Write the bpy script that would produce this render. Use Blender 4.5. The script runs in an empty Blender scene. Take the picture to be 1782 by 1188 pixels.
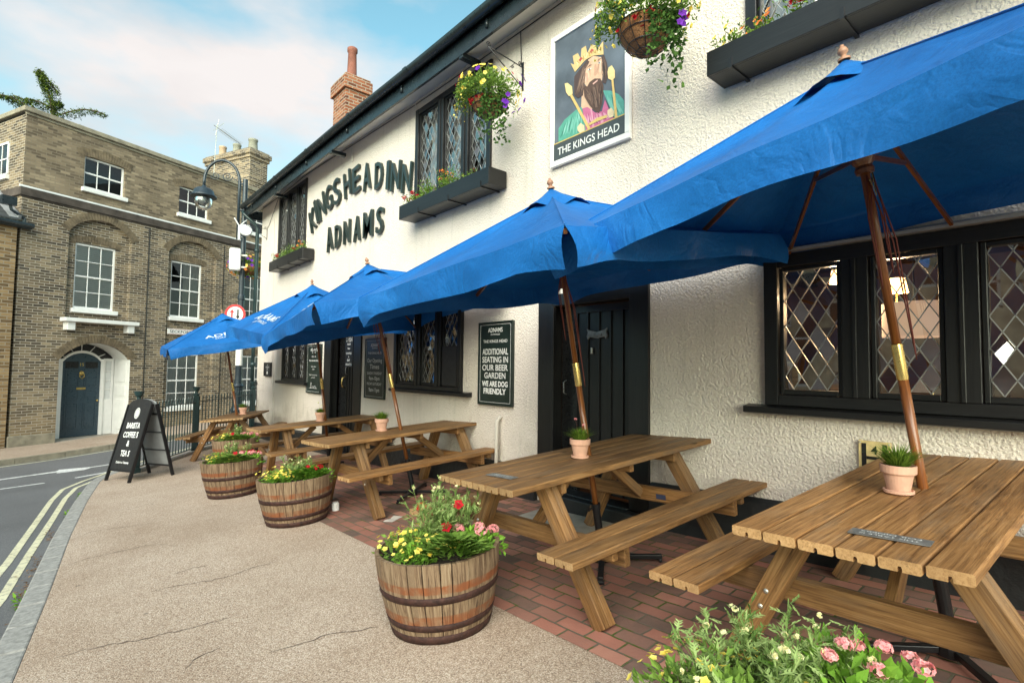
import bpy, bmesh, math, random
from mathutils import Vector, Matrix, noise as mnoise
R = math.radians
PI = math.pi
rnd = random.Random(11)
S = bpy.context.scene
COL = S.collection

# ------------------------------------------------------------------ camera
H = 1.402
f_px, pitch, roll, yaw = 918.8, R(2.805), R(.669), R(40.83)
fwd0 = Vector((math.sin(yaw), math.cos(yaw), 0)); rt0 = Vector((math.cos(yaw), -math.sin(yaw), 0)); zz = Vector((0, 0, 1))
Fv = fwd0*math.cos(pitch)+zz*math.sin(pitch); Uv = -fwd0*math.sin(pitch)+zz*math.cos(pitch)
Rr = rt0*math.cos(roll)+Uv*math.sin(roll); Up = -rt0*math.sin(roll)+Uv*math.cos(roll)
cd = bpy.data.cameras.new('camera'); cam = bpy.data.objects.new('camera', cd); COL.objects.link(cam)
cam.matrix_world = Matrix(((Rr.x, Up.x, -Fv.x, 0), (Rr.y, Up.y, -Fv.y, 0), (Rr.z, Up.z, -Fv.z, H), (0, 0, 0, 1)))
cd.sensor_fit = 'HORIZONTAL'; cd.sensor_width = 36; cd.lens = 36*f_px/1782; cd.clip_end = 3000; cd.clip_start = .05
S.camera = cam
# ------------------------------------------------------------------ sky and sun (bright broken cloud)
SUN_EL, SUN_AZ = R(27), R(-130)          # azimuth from +Y towards +X
W = bpy.data.worlds.new('World'); S.world = W; W.use_nodes = True
nt = W.node_tree; nt.nodes.clear()
def N(nt, t, **k):
    n = nt.nodes.new(t)
    for a, b in k.items(): setattr(n, a, b)
    return n
out = N(nt, 'ShaderNodeOutputWorld'); bg = N(nt, 'ShaderNodeBackground'); bg.inputs[1].default_value = .15
sky = N(nt, 'ShaderNodeTexSky', sky_type='NISHITA', sun_disc=False, sun_elevation=SUN_EL, sun_rotation=SUN_AZ, altitude=0, air_density=1.0, dust_density=1.6, ozone_density=1.2)
tc = N(nt, 'ShaderNodeTexCoord'); mp = N(nt, 'ShaderNodeMapping'); mp.inputs['Scale'].default_value = (1, 1, 2.3); mp.inputs['Location'].default_value = (.35, 0, .1)
n1 = N(nt, 'ShaderNodeTexNoise'); n1.inputs['Scale'].default_value = 1.5; n1.inputs['Detail'].default_value = 7; n1.inputs['Roughness'].default_value = .52
cr = N(nt, 'ShaderNodeValToRGB'); cr.color_ramp.elements[0].position = .49; cr.color_ramp.elements[1].position = .64
n2 = N(nt, 'ShaderNodeTexNoise'); n2.inputs['Scale'].default_value = 3.1; n2.inputs['Detail'].default_value = 5
cr2 = N(nt, 'ShaderNodeValToRGB'); cr2.color_ramp.elements[0].color = (2.75, 2.62, 2.62, 1); cr2.color_ramp.elements[1].color = (3.45, 3.28, 3.22, 1)
cr2.color_ramp.elements[0].position = .35; cr2.color_ramp.elements[1].position = .65
tint = N(nt, 'ShaderNodeMix', data_type='RGBA', blend_type='MULTIPLY'); tint.inputs[0].default_value = 1; tint.inputs[7].default_value = (.98, 1.34, 1.04, 1)
mx = N(nt, 'ShaderNodeMix', data_type='RGBA')
L = nt.links.new
L(tc.outputs['Generated'], mp.inputs[0]); L(mp.outputs[0], n1.inputs[0]); L(mp.outputs[0], n2.inputs[0])
L(n1.outputs[0], cr.inputs[0]); L(n2.outputs[0], cr2.inputs[0]); L(sky.outputs[0], tint.inputs[6])
L(cr.outputs[0], mx.inputs[0]); L(tint.outputs[2], mx.inputs[6]); L(cr2.outputs[0], mx.inputs[7]); L(mx.outputs[2], bg.inputs[0]); L(bg.outputs[0], out.inputs[0])
sl = bpy.data.lights.new('sun', 'SUN'); sl.energy = 3.7; sl.angle = R(68); sl.color = (1, .925, .86)
so = bpy.data.objects.new('sun', sl); COL.objects.link(so)
sd = Vector((math.sin(SUN_AZ)*math.cos(SUN_EL), math.cos(SUN_AZ)*math.cos(SUN_EL), math.sin(SUN_EL)))
so.rotation_euler = sd.to_track_quat('Z', 'Y').to_euler(); so.location = sd*30
S.view_settings.view_transform = 'Standard'; S.view_settings.look = 'None'; S.view_settings.gamma = 1; S.view_settings.exposure = .88

# ------------------------------------------------------------------ materials
def newmat(name):
    m = bpy.data.materials.new(name); m.use_nodes = True; m.node_tree.nodes.clear()
    nt = m.node_tree; o = N(nt, 'ShaderNodeOutputMaterial'); p = N(nt, 'ShaderNodeBsdfPrincipled'); nt.links.new(p.outputs[0], o.inputs[0])
    return m, nt, p, o
def coords(nt, kind='obj', scale=(1, 1, 1)):
    if kind == 'gc': n = N(nt, 'ShaderNodeAttribute', attribute_name='gc'); o = n.outputs['Vector']
    else: n = N(nt, 'ShaderNodeTexCoord'); o = n.outputs['Object']
    m = N(nt, 'ShaderNodeMapping'); m.inputs['Scale'].default_value = scale
    nt.links.new(o, m.inputs[0]); return m.outputs[0]
def noise(nt, vec, scale, detail=4, rough=.55, dist=0):
    n = N(nt, 'ShaderNodeTexNoise'); n.inputs['Scale'].default_value = scale; n.inputs['Detail'].default_value = detail
    n.inputs['Roughness'].default_value = rough; n.inputs['Distortion'].default_value = dist
    nt.links.new(vec, n.inputs[0]); return n.outputs[0]
def ramp(nt, fac, stops):
    n = N(nt, 'ShaderNodeValToRGB'); e = n.color_ramp.elements
    while len(e) < len(stops): e.new(.5)
    for i, (p, c) in enumerate(stops):
        e[i].position = p; e[i].color = (*c, 1) if len(c) == 3 else c
    nt.links.new(fac, n.inputs[0]); return n.outputs[0]
def mixc(nt, fac, a, b, mode='MIX'):
    n = N(nt, 'ShaderNodeMix', data_type='RGBA', blend_type=mode)
    for i, v in ((0, fac), (6, a), (7, b)):
        if hasattr(v, 'is_linked') or hasattr(v, 'links'): nt.links.new(v, n.inputs[i])
        elif isinstance(v, (int, float)): n.inputs[i].default_value = v
        else: n.inputs[i].default_value = (*v, 1)
    return n.outputs[2]
def math_(nt, op, a, b=0.5):
    n = N(nt, 'ShaderNodeMath', operation=op)
    for i, v in ((0, a), (1, b)):
        if isinstance(v, (int, float)): n.inputs[i].default_value = v
        else: nt.links.new(v, n.inputs[i])
    return n.outputs[0]
def bump(nt, p, h, strength=.5, dist=.01):
    b = N(nt, 'ShaderNodeBump'); b.inputs['Strength'].default_value = strength; b.inputs['Distance'].default_value = dist
    nt.links.new(h, b.inputs['Height']); nt.links.new(b.outputs[0], p.inputs['Normal'])
def flat(name, col, rough=.6, metal=0, var=.12, vs=6, bs=0, bd=.004, bsc=40, spec=.5, kind='obj', coat=0):
    m, nt, p, o = newmat(name); v = coords(nt, kind)
    n = noise(nt, v, vs, 6)
    c1 = tuple(x*(1-var) for x in col); c2 = tuple(min(1, x*(1+var)) for x in col)
    nt.links.new(ramp(nt, n, [(.3, c1), (.7, c2)]), p.inputs['Base Color'])
    p.inputs['Metallic'].default_value = metal; p.inputs['Specular IOR Level'].default_value = spec
    r = ramp(nt, noise(nt, v, vs*3, 3), [(.3, (rough*.85,)*3), (.7, (min(1, rough*1.12),)*3)]); nt.links.new(r, p.inputs['Roughness'])
    if coat: p.inputs['Coat Weight'].default_value = coat
    if bs: bump(nt, p, noise(nt, v, bsc, 4), bs, bd)
    return m
def wood(name, stops, grain=1.0, rough=.62, grey=0, coat=0, spec=.35):
    m, nt, p, o = newmat(name)
    v = coords(nt, 'gc', (1.1*grain, 9*grain, 9*grain)); w = noise(nt, v, 2.2, 5, .6, 1.6)
    fine = noise(nt, coords(nt, 'gc', (1.6, 55, 55)), 2.2, 5, .7, .25)
    comb = math_(nt, 'ADD', math_(nt, 'MULTIPLY', w, .36), math_(nt, 'MULTIPLY', fine, .64))
    c = ramp(nt, comb, stops)
    big = noise(nt, coords(nt, 'gc', (.9, 2.5, 2.5)), 1.6, 3)
    c = mixc(nt, ramp(nt, big, [(.35, (0, 0, 0)), (.75, (1, 1, 1))]), c, mixc(nt, 1.0, c, (.62, .6, .58), 'MULTIPLY'))
    if grey:
        g = ramp(nt, noise(nt, coords(nt, 'gc', (1.4, 6, 6)), 1.4, 6, .7), [(.48, (0, 0, 0)), (.72, (grey,)*3)])
        c = mixc(nt, g, c, (.16, .125, .09))
    # knots
    vo = N(nt, 'ShaderNodeTexVoronoi'); vo.inputs['Scale'].default_value = 2.3; nt.links.new(coords(nt, 'gc', (1, 2.6, 2.6)), vo.inputs[0])
    k = ramp(nt, vo.outputs['Distance'], [(.0, (.32,)*3), (.05, (.45,)*3), (.1, (1, 1, 1))])
    c = mixc(nt, 1.0, c, k, 'MULTIPLY')
    oi = N(nt, 'ShaderNodeObjectInfo'); c = mixc(nt, 1.0, c, ramp(nt, oi.outputs['Random'], [(0, (.80, .80, .82)), (.5, (1, 1, 1)), (1, (1.12, 1.06, 1.0))]), 'MULTIPLY')
    ck = ramp(nt, noise(nt, coords(nt, 'gc', (1.1, 42, 42)), 1.3, 2, .5, .8), [(.5, (1, 1, 1)), (.515, (.35,)*3), (.53, (1, 1, 1))])
    c = mixc(nt, ramp(nt, noise(nt, coords(nt, 'gc', (1, 3, 3)), 1.7, 3), [(.45, (0, 0, 0)), (.6, (.8,)*3)]), c, mixc(nt, 1.0, c, ck, 'MULTIPLY'))
    nt.links.new(c, p.inputs['Base Color']); p.inputs['Roughness'].default_value = rough; p.inputs['Specular IOR Level'].default_value = spec
    if coat: p.inputs['Coat Weight'].default_value = coat; p.inputs['Coat Roughness'].default_value = .25
    bump(nt, p, comb, .35, .004)
    return m
def bricks(name, cols, mortar, bw, bh, ms, swap=None, dirt=.35, moss=None, rough=.9, offs=.5, bd=.012, mode='wall', grad=None):
    m, nt, p, o = newmat(name)
    t = N(nt, 'ShaderNodeTexCoord'); sx = N(nt, 'ShaderNodeSeparateXYZ'); nt.links.new(t.outputs['Object'], sx.inputs[0])
    cx = N(nt, 'ShaderNodeCombineXYZ')
    if mode == 'wall':
        nt.links.new(math_(nt, 'ADD', sx.outputs[0], sx.outputs[1]), cx.inputs[0]); nt.links.new(sx.outputs[2], cx.inputs[1])
    else:
        nt.links.new(sx.outputs[1], cx.inputs[0]); nt.links.new(sx.outputs[0], cx.inputs[1])
    wob = N(nt, 'ShaderNodeTexNoise'); wob.inputs['Scale'].default_value = 5; wob.inputs['Detail'].default_value = 3; nt.links.new(t.outputs['Object'], wob.inputs[0])
    va = N(nt, 'ShaderNodeVectorMath', operation='SCALE'); va.inputs['Scale'].default_value = bh*.22; nt.links.new(wob.outputs['Color'], va.inputs[0])
    vb = N(nt, 'ShaderNodeVectorMath', operation='ADD'); nt.links.new(cx.outputs[0], vb.inputs[0]); nt.links.new(va.outputs[0], vb.inputs[1])
    b = N(nt, 'ShaderNodeTexBrick'); b.offset = offs; nt.links.new(vb.outputs[0], b.inputs[0])
    for k, v in (('Scale', 1), ('Brick Width', bw), ('Row Height', bh), ('Mortar Size', ms), ('Mortar Smooth', .25), ('Bias', 0)): b.inputs[k].default_value = v
    b.inputs['Color1'].default_value = (0, 0, 0, 1); b.inputs['Color2'].default_value = (1, 1, 1, 1); b.inputs['Mortar'].default_value = (.5, .5, .5, 1)
    n = noise(nt, t.outputs['Object'], 14, 5, .6)
    val = math_(nt, 'ADD', math_(nt, 'MULTIPLY', b.outputs['Color'], .72), math_(nt, 'MULTIPLY', n, .28))
    c = ramp(nt, val, cols)
    big = noise(nt, t.outputs['Object'], .7, 4, .6)
    c = mixc(nt, ramp(nt, big, [(.4, (0, 0, 0)), (.65, (dirt,)*3)]), c, mixc(nt, 1.0, c, (.45, .42, .4), 'MULTIPLY'))
    if grad: # lower courses are pale replacement brick
        g = ramp(nt, math_(nt, 'ADD', sx.outputs[2], math_(nt, 'MULTIPLY', big, 1.2)), [(.0, (.85,)*3), (1.0, (0, 0, 0))])
        c = mixc(nt, g, c, mixc(nt, .55, c, grad))
    mo = mortar if moss is None else mixc(nt, ramp(nt, noise(nt, t.outputs['Object'], 6, 5, .7), [(.5, (0, 0, 0)), (.6, (1, 1, 1))]), mortar, moss)
    c = mixc(nt, b.outputs['Fac'], c, mo)
    nt.links.new(c, p.inputs['Base Color']); p.inputs['Roughness'].default_value = rough; p.inputs['Specular IOR Level'].default_value = .25
    h = math_(nt, 'SUBTRACT', math_(nt, 'MULTIPLY', noise(nt, t.outputs['Object'], 55, 5, .7), .45), b.outputs['Fac'])
    bump(nt, p, h, .8, bd)
    return m
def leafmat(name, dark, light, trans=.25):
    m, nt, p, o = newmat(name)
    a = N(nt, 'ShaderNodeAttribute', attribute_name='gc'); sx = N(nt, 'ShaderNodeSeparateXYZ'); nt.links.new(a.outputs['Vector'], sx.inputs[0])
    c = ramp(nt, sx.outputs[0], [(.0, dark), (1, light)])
    nt.links.new(c, p.inputs['Base Color']); p.inputs['Roughness'].default_value = .7; p.inputs['Specular IOR Level'].default_value = .18
    tr = N(nt, 'ShaderNodeBsdfTranslucent'); nt.links.new(c, tr.inputs[0]); ms = N(nt, 'ShaderNodeMixShader'); ms.inputs[0].default_value = trans
    nt.links.new(p.outputs[0], ms.inputs[1]); nt.links.new(tr.outputs[0], ms.inputs[2]); nt.links.new(ms.outputs[0], o.inputs[0])
    return m
def emis(name, col, st, base=None):
    m, nt, p, o = newmat(name); p.inputs['Base Color'].default_value = (*(base or col), 1); p.inputs['Emission Color'].default_value = (*col, 1); p.inputs['Emission Strength'].default_value = st
    p.inputs['Roughness'].default_value = .7
    return m
MT = {}
def roughcast():
    m, nt, p, o = newmat('roughcast_render'); t = N(nt, 'ShaderNodeTexCoord'); v = t.outputs['Object']
    vo = N(nt, 'ShaderNodeTexVoronoi', feature='SMOOTH_F1'); vo.inputs['Scale'].default_value = 58; vo.inputs['Smoothness'].default_value = .6
    w = N(nt, 'ShaderNodeVectorMath', operation='SCALE'); w.inputs['Scale'].default_value = .03
    nn = N(nt, 'ShaderNodeTexNoise'); nn.inputs['Scale'].default_value = 26; nn.inputs['Detail'].default_value = 3; nt.links.new(v, nn.inputs[0]); nt.links.new(nn.outputs['Color'], w.inputs[0])
    ad = N(nt, 'ShaderNodeVectorMath', operation='ADD'); nt.links.new(v, ad.inputs[0]); nt.links.new(w.outputs[0], ad.inputs[1]); nt.links.new(ad.outputs[0], vo.inputs[0])
    n = noise(nt, v, 60, 4, .6); lump = noise(nt, v, 2.2, 3)
    h = math_(nt, 'ADD', math_(nt, 'MULTIPLY', vo.outputs['Distance'], -1.0), math_(nt, 'MULTIPLY', n, 1.5))
    h = math_(nt, 'ADD', h, math_(nt, 'MULTIPLY', lump, .8))
    c = ramp(nt, noise(nt, v, 1.3, 5, .6), [(.3, (.73, .645, .565)), (.7, (.80, .72, .645))])
    c = mixc(nt, ramp(nt, noise(nt, v, 60, 3, .7), [(.3, (.55,)*3), (.5, (0, 0, 0))]), c, (.53, .47, .39))
    st = noise(nt, coords(nt, 'obj', (9, 9, .7)), 1.0, 5, .65)
    c = mixc(nt, ramp(nt, st, [(.56, (0, 0, 0)), (.72, (.55,)*3)]), c, (.55, .50, .43))
    sz = N(nt, 'ShaderNodeSeparateXYZ'); nt.links.new(v, sz.inputs[0])
    low = math_(nt, 'SUBTRACT', math_(nt, 'MULTIPLY', noise(nt, v, 3, 5, .7), 1.1), math_(nt, 'MULTIPLY', sz.outputs[2], .75))
    c = mixc(nt, ramp(nt, low, [(.12, (0, 0, 0)), (.55, (.55,)*3)]), c, (.38, .32, .24))
    nt.links.new(c, p.inputs['Base Color']); p.inputs['Roughness'].default_value = .95; p.inputs['Specular IOR Level'].default_value = .08
    bump(nt, p, h, .8, .010); return m
MT['render'] = roughcast()
MT['plinth'] = flat('black_bitumen_paint', (.018, .02, .022), .45, bs=.7, bd=.012, bsc=14)
MT['black'] = flat('black_gloss_paint', (.012, .012, .013), .3, var=.3, bs=.35, bd=.003, bsc=60, vs=12)
MT['blackwood'] = wood('black_painted_timber', [(.3, (.004, .004, .005)), (.7, (.016, .016, .017))], 1.0, .38, spec=.5)
MT['gutter'] = flat('dark_green_black_gutter_paint', (.016, .024, .028), .3, var=.35, bs=.2, bd=.003)
MT['letter'] = flat('dark_green_letter_paint', (.018, .03, .027), .35, var=.25, bs=.3, bd=.002)
MT['soffit'] = flat('cream_soffit_paint', (.62, .57, .5), .7, vs=2)
MT['rooftile'] = flat('dark_slate_tile', (.045, .05, .052), .7, var=.3, bs=.5)
MT['lead'] = flat('grey_lead', (.32, .33, .34), .5, .2, bs=.3)
MT['came'] = flat('lead_came', (.42, .42, .41), .35, .6)
MT['white'] = flat('white_gloss_paint', (.8, .79, .76), .4, var=.05)
MT['whitetext'] = flat('white_lettering', (.82, .82, .8), .6, var=.03)
MT['print'] = flat('faded_white_print', (.5, .58, .68), .8, var=.1)
MT['chalk'] = flat('chalk_lettering', (.62, .62, .6), .9, var=.2, vs=90)
MT['board'] = flat('dark_green_chalkboard', (.012, .022, .018), .35, var=.3)
MT['boardblack'] = flat('blackboard_slate', (.018, .018, .02), .5, var=.2)
MT['goldline'] = flat('dull_gold_line', (.4, .3, .08), .5)
MT['table'] = wood('oiled_table_wood', [(.32, (.045, .02, .007)), (.42, (.175, .086, .031)), (.53, (.30, .158, .06)), (.68, (.43, .25, .11))], 1.0, .55, .55)
MT['tableedge'] = wood('table_end_grain', [(.3, (.22, .12, .05)), (.5, (.46, .28, .13)), (.75, (.60, .40, .21))], 1.6, .7)
MT['pole'] = wood('varnished_hardwood', [(.3, (.085, .026, .008)), (.5, (.21, .072, .02)), (.72, (.36, .15, .045))], 1.6, .3, coat=.5)
MT['finial'] = flat('pale_hardwood', (.33, .17, .1), .5)
MT['brass'] = flat('polished_brass', (.75, .55, .2), .25, .9)
MT['steel'] = flat('black_steel', (.012, .012, .014), .35, .2)
MT['bolt'] = flat('zinc_bolt', (.62, .6, .52), .35, .7)
MT['cord'] = flat('maroon_cord', (.14, .03, .022), .8)
MT['terracotta'] = flat('pale_terracotta', (.62, .35, .25), .85, vs=14, var=.15)
MT['soil'] = flat('dark_soil', (.03, .02, .013), .95, bs=1, bd=.02, bsc=50)
MT['clay'] = flat('red_clay', (.21, .075, .05), .8, var=.25)
MT['buffclay'] = flat('buff_clay', (.42, .3, .2), .85)
MT['greyclay'] = flat('weathered_clay', (.24, .24, .19), .9)
MT['coir'] = flat('coir_fibre', (.27, .12, .045), .95, var=.35, vs=40, bs=1, bd=.01, bsc=90)
MT['stone'] = flat('weathered_stone', (.26, .23, .17), .9, var=.3, bs=.5, bd=.01)
MT['kerb'] = flat('granite_kerb', (.30, .29, .27), .85, var=.3, vs=30, bs=.5, bd=.005, bsc=60)
MT['concrete'] = flat('concrete_slab', (.34, .31, .26), .9, var=.2, vs=8, bs=.5, bd=.006, bsc=60)
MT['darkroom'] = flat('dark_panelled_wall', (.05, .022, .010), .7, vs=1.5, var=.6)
MT['curtain'] = flat('cream_curtain', (.48, .44, .36), .9)
MT['net'] = flat('white_net_curtain', (.62, .63, .62), .9, var=.1, vs=3)
MT['doorblue'] = flat('slate_blue_gloss_paint', (.035, .06, .08), .3, var=.08)
MT['bluecap'] = flat('street_iron_paint', (.022, .034, .045), .35, var=.25)
MT['railpaint'] = flat('railing_green_paint', (.018, .04, .042), .35, var=.25)
MT['signred'] = flat('sign_red', (.5, .015, .02), .4)
MT['signyellow'] = flat('sign_yellow', (.75, .55, .06), .5)
MT['plastic'] = flat('white_plastic', (.7, .71, .72), .4, var=.03)
MT['hydrant'] = flat('faded_yellow_enamel', (.62, .47, .22), .6, var=.25, vs=20)
MT['oxide'] = flat('weathered_plate', (.2, .2, .2), .5, .5, var=.35, vs=20)
MT['bark'] = flat('brown_bark', (.09, .06, .04), .9, bs=.8)
MT['tar'] = flat('dark_crack', (.12, .09, .07), .95, var=.4, vs=20)  # dark brown for the thin crack strips on the pavement
MT['yel'] = flat('yellow_road_paint', (.75, .69, .40), .8, var=.2, vs=14)
MT['wht'] = flat('white_road_paint', (.68, .68, .67), .8, var=.2, vs=14)
MT['redbrick'] = bricks('chimney_red_brick', [(.1, (.09, .035, .022)), (.5, (.28, .095, .045)), (.9, (.38, .16, .085))], (.33, .26, .2), .225, .078, .012)
MT['ybrick'] = bricks('gault_brick', [(.12, (.075, .062, .048)), (.4, (.15, .118, .078)), (.62, (.24, .182, .115)), (.95, (.37, .29, .18))], (.42, .37, .30), .21, .068, .008, dirt=.8, grad=(.46, .33, .18))
MT['ybrickup'] = bricks('gault_brick_upper', [(.12, (.13, .10, .07)), (.4, (.22, .17, .115)), (.7, (.31, .24, .16)), (.95, (.40, .32, .21))], (.24, .20, .145), .21, .068, .007, dirt=.6)
MT['tanbrick'] = bricks('tan_brick', [(.12, (.13, .085, .045)), (.5, (.30, .19, .09)), (.9, (.42, .29, .15))], (.34, .28, .2), .235, .078, .010, dirt=.5)
MT['voussoir'] = flat('arch_brick', (.16, .12, .075), .9, var=.45, vs=5, bs=.5)
MT['stringbrick'] = flat('sooty_string_course', (.07, .055, .045), .9, var=.5, vs=3, bs=.5)
MT['paver'] = bricks('red_brick_paving', [(.1, (.15, .11, .09)), (.35, (.29, .155, .12)), (.65, (.40, .17, .125)), (.95, (.50, .26, .19))], (.14, .115, .085), .205, .10, .007, dirt=.55, moss=(.085, .11, .025), mode='floor', bd=.008)
def worn(name, col):
    m, nt, p, o = newmat(name); t = N(nt, 'ShaderNodeTexCoord'); v = t.outputs['Object']
    c = mixc(nt, ramp(nt, noise(nt, v, 22, 6, .8), [(.5, (0, 0, 0)), (.64, (.8,)*3)]), col, (.17, .17, .16))
    c = mixc(nt, ramp(nt, noise(nt, v, 1.6, 4, .6), [(.4, (0, 0, 0)), (.7, (.5,)*3)]), c, mixc(nt, 1.0, c, (.7, .68, .62), 'MULTIPLY'))
    nt.links.new(c, p.inputs['Base Color']); p.inputs['Roughness'].default_value = .85; return m
MT['yel'] = worn('yellow_road_paint', (.70, .66, .46)); MT['wht'] = worn('white_road_paint', (.7, .7, .69))
def gravel():
    m, nt, p, o = newmat('resin_bound_aggregate'); t = N(nt, 'ShaderNodeTexCoord'); v = t.outputs['Object']
    vo = N(nt, 'ShaderNodeTexVoronoi'); vo.inputs['Scale'].default_value = 165; nt.links.new(v, vo.inputs[0])
    sx = N(nt, 'ShaderNodeSeparateXYZ'); nt.links.new(vo.outputs['Color'], sx.inputs[0])
    c = ramp(nt, sx.outputs[0], [(.0, (.36, .265, .20)), (.3, (.50, .39, .305)), (.7, (.63, .51, .41)), (1, (.74, .64, .54))])
    c = mixc(nt, ramp(nt, vo.outputs['Distance'], [(.4, (0, 0, 0)), (.85, (.6,)*3)]), c, (.16, .11, .075))
    c = mixc(nt, ramp(nt, noise(nt, v, 1.1, 5, .65), [(.35, (.5,)*3), (.7, (0, 0, 0))]), c, mixc(nt, 1.0, c, (.72, .66, .6), 'MULTIPLY'))
    v2 = N(nt, 'ShaderNodeTexVoronoi'); v2.inputs['Scale'].default_value = 2.6; nt.links.new(v, v2.inputs[0])   # gum spots
    c = mixc(nt, ramp(nt, v2.outputs['Distance'], [(.03, (.55,)*3), (.05, (0, 0, 0))]), c, (.10, .085, .07))
    c = mixc(nt, ramp(nt, noise(nt, v, .45, 6, .7), [(.42, (0, 0, 0)), (.66, (.8,)*3)]), c, mixc(nt, 1.0, c, (.80, .76, .72), 'MULTIPLY'))
    nt.links.new(c, p.inputs['Base Color']); p.inputs['Roughness'].default_value = .9; p.inputs['Specular IOR Level'].default_value = .25
    bump(nt, p, math_(nt, 'MULTIPLY', vo.outputs['Distance'], -1), .6, .004); return m
MT['gravel'] = gravel()
def asphalt():
    m, nt, p, o = newmat('asphalt'); t = N(nt, 'ShaderNodeTexCoord'); v = t.outputs['Object']
    n = noise(nt, v, 130, 4, .8); b = noise(nt, v, .8, 5, .6)
    c = ramp(nt, n, [(.35, (.085, .085, .09)), (.55, (.155, .155, .16)), (.72, (.32, .32, .31))])
    c = mixc(nt, ramp(nt, b, [(.4, (0, 0, 0)), (.7, (.6,)*3)]), c, mixc(nt, 1.0, c, (.65, .64, .63), 'MULTIPLY'))
    nt.links.new(c, p.inputs['Base Color']); p.inputs['Roughness'].default_value = .85; bump(nt, p, n, .5, .006); return m
MT['asphalt'] = asphalt()
def canvas():
    m, nt, p, o = newmat('blue_canvas'); t = N(nt, 'ShaderNodeTexCoord'); v = t.outputs['Object']
    c = ramp(nt, noise(nt, v, 2.2, 6, .7), [(.3, (.004, .10, .34)), (.55, (.007, .13, .42)), (.75, (.02, .17, .50))])
    c = mixc(nt, .35, c, mixc(nt, 1.0, c, ramp(nt, noise(nt, v, 140, 2, .8), [(.35, (.55,)*3), (.65, (1.3,)*3)]), 'MULTIPLY'))
    nt.links.new(c, p.inputs['Base Color']); p.inputs['Roughness'].default_value = .55; p.inputs['Specular IOR Level'].default_value = .3
    tr = N(nt, 'ShaderNodeBsdfTranslucent'); tr.inputs[0].default_value = (.004, .05, .25, 1); ms = N(nt, 'ShaderNodeMixShader'); ms.inputs[0].default_value = .03
    nt.links.new(p.outputs[0], ms.inputs[1]); nt.links.new(tr.outputs[0], ms.inputs[2]); nt.links.new(ms.outputs[0], o.inputs[0])
    w = noise(nt, v, 3.2, 4, .5, 1.2); r_ = math_(nt, 'ABSOLUTE', math_(nt, 'SUBTRACT', w, .5)); fold = math_(nt, 'MULTIPLY', math_(nt, 'MINIMUM', r_, .07), 5)
    h = math_(nt, 'ADD', math_(nt, 'ADD', fold, math_(nt, 'MULTIPLY', noise(nt, v, 11, 3, .5, .8), .7)), math_(nt, 'MULTIPLY', noise(nt, v, 400, 2), .03)); bump(nt, p, h, .32, .02); return m
MT['canvas'] = canvas()
def glass(name, tint, fac, rough=.02):
    m, nt, p, o = newmat(name); nt.nodes.remove(p)
    tr = N(nt, 'ShaderNodeBsdfTransparent'); tr.inputs[0].default_value = (*tint, 1); gl = N(nt, 'ShaderNodeBsdfGlossy'); gl.inputs['Roughness'].default_value = rough
    fr = N(nt, 'ShaderNodeFresnel'); fr.inputs[0].default_value = 1.5; f = math_(nt, 'ADD', fr.outputs[0], fac)
    ms = N(nt, 'ShaderNodeMixShader'); nt.links.new(f, ms.inputs[0]); nt.links.new(tr.outputs[0], ms.inputs[1]); nt.links.new(gl.outputs[0], ms.inputs[2]); nt.links.new(ms.outputs[0], o.inputs[0]); return m
MT['glass'] = glass('leaded_window_glass', (.9, .88, .82), .26)
MT['sashglass'] = glass('sash_glass', (.8, .83, .83), .03)
MT['lampglass'] = glass('lamp_glass', (.93, .95, .95), .05)
def barrelwood():
    m, nt, p, o = newmat('weathered_oak'); a = N(nt, 'ShaderNodeAttribute', attribute_name='gc'); sx = N(nt, 'ShaderNodeSeparateXYZ'); nt.links.new(a.outputs['Vector'], sx.inputs[0])
    v = coords(nt, 'gc', (2.2, 30, 30)); n = noise(nt, v, 2, 6, .7, .8)
    c = ramp(nt, n, [(.3, (.03, .02, .014)), (.42, (.115, .068, .038)), (.54, (.22, .145, .085)), (.72, (.33, .245, .16))])
    # old hoop rust bands at fixed heights
    t = N(nt, 'ShaderNodeTexCoord'); sz = N(nt, 'ShaderNodeSeparateXYZ'); nt.links.new(t.outputs['Object'], sz.inputs[0])
    wob = math_(nt, 'ADD', sz.outputs[2], math_(nt, 'MULTIPLY', math_(nt, 'SUBTRACT', noise(nt, t.outputs['Object'], 25, 4, .7), .5), .02))
    g = ramp(nt, wob, [(.10, (0, 0, 0)), (.104, (1,)*3), (.15, (.85,)*3), (.156, (.0,)*3), (.268, (0, 0, 0)), (.274, (1,)*3), (.31, (1,)*3), (.315, (0, 0, 0))])
    g = mixc(nt, 1.0, g, ramp(nt, noise(nt, t.outputs['Object'], 12, 4), [(.35, (.25,)*3), (.55, (1, 1, 1))]), 'MULTIPLY')
    c = mixc(nt, g, c, mixc(nt, n, (.10, .03, .012), (.30, .095, .028)))
    nt.links.new(c, p.inputs['Base Color']); p.inputs['Roughness'].default_value = .85; bump(nt, p, n, .6, .005); return m
MT['oak'] = barrelwood()
MT['rust'] = flat('rusty_hoop_iron', (.050, .021, .016), .75, .35, var=.55, vs=30, bs=.6, bd=.003, bsc=120)
MT['leafA'] = leafmat('mid_green_leaf', (.05, .11, .014), (.24, .38, .07))
MT['leafB'] = leafmat('grey_green_leaf', (.09, .17, .03), (.42, .54, .20))
MT['leafC'] = leafmat('bright_green_leaf', (.05, .14, .01), (.22, .42, .05))
MT['leafD'] = leafmat('dark_green_leaf', (.018, .05, .010), (.09, .18, .035))
MT['leafE'] = leafmat('yellow_green_fir', (.025, .05, .012), (.20, .27, .03))
MT['grassy'] = leafmat('thrift_grass', (.05, .12, .01), (.24, .36, .05))
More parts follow.
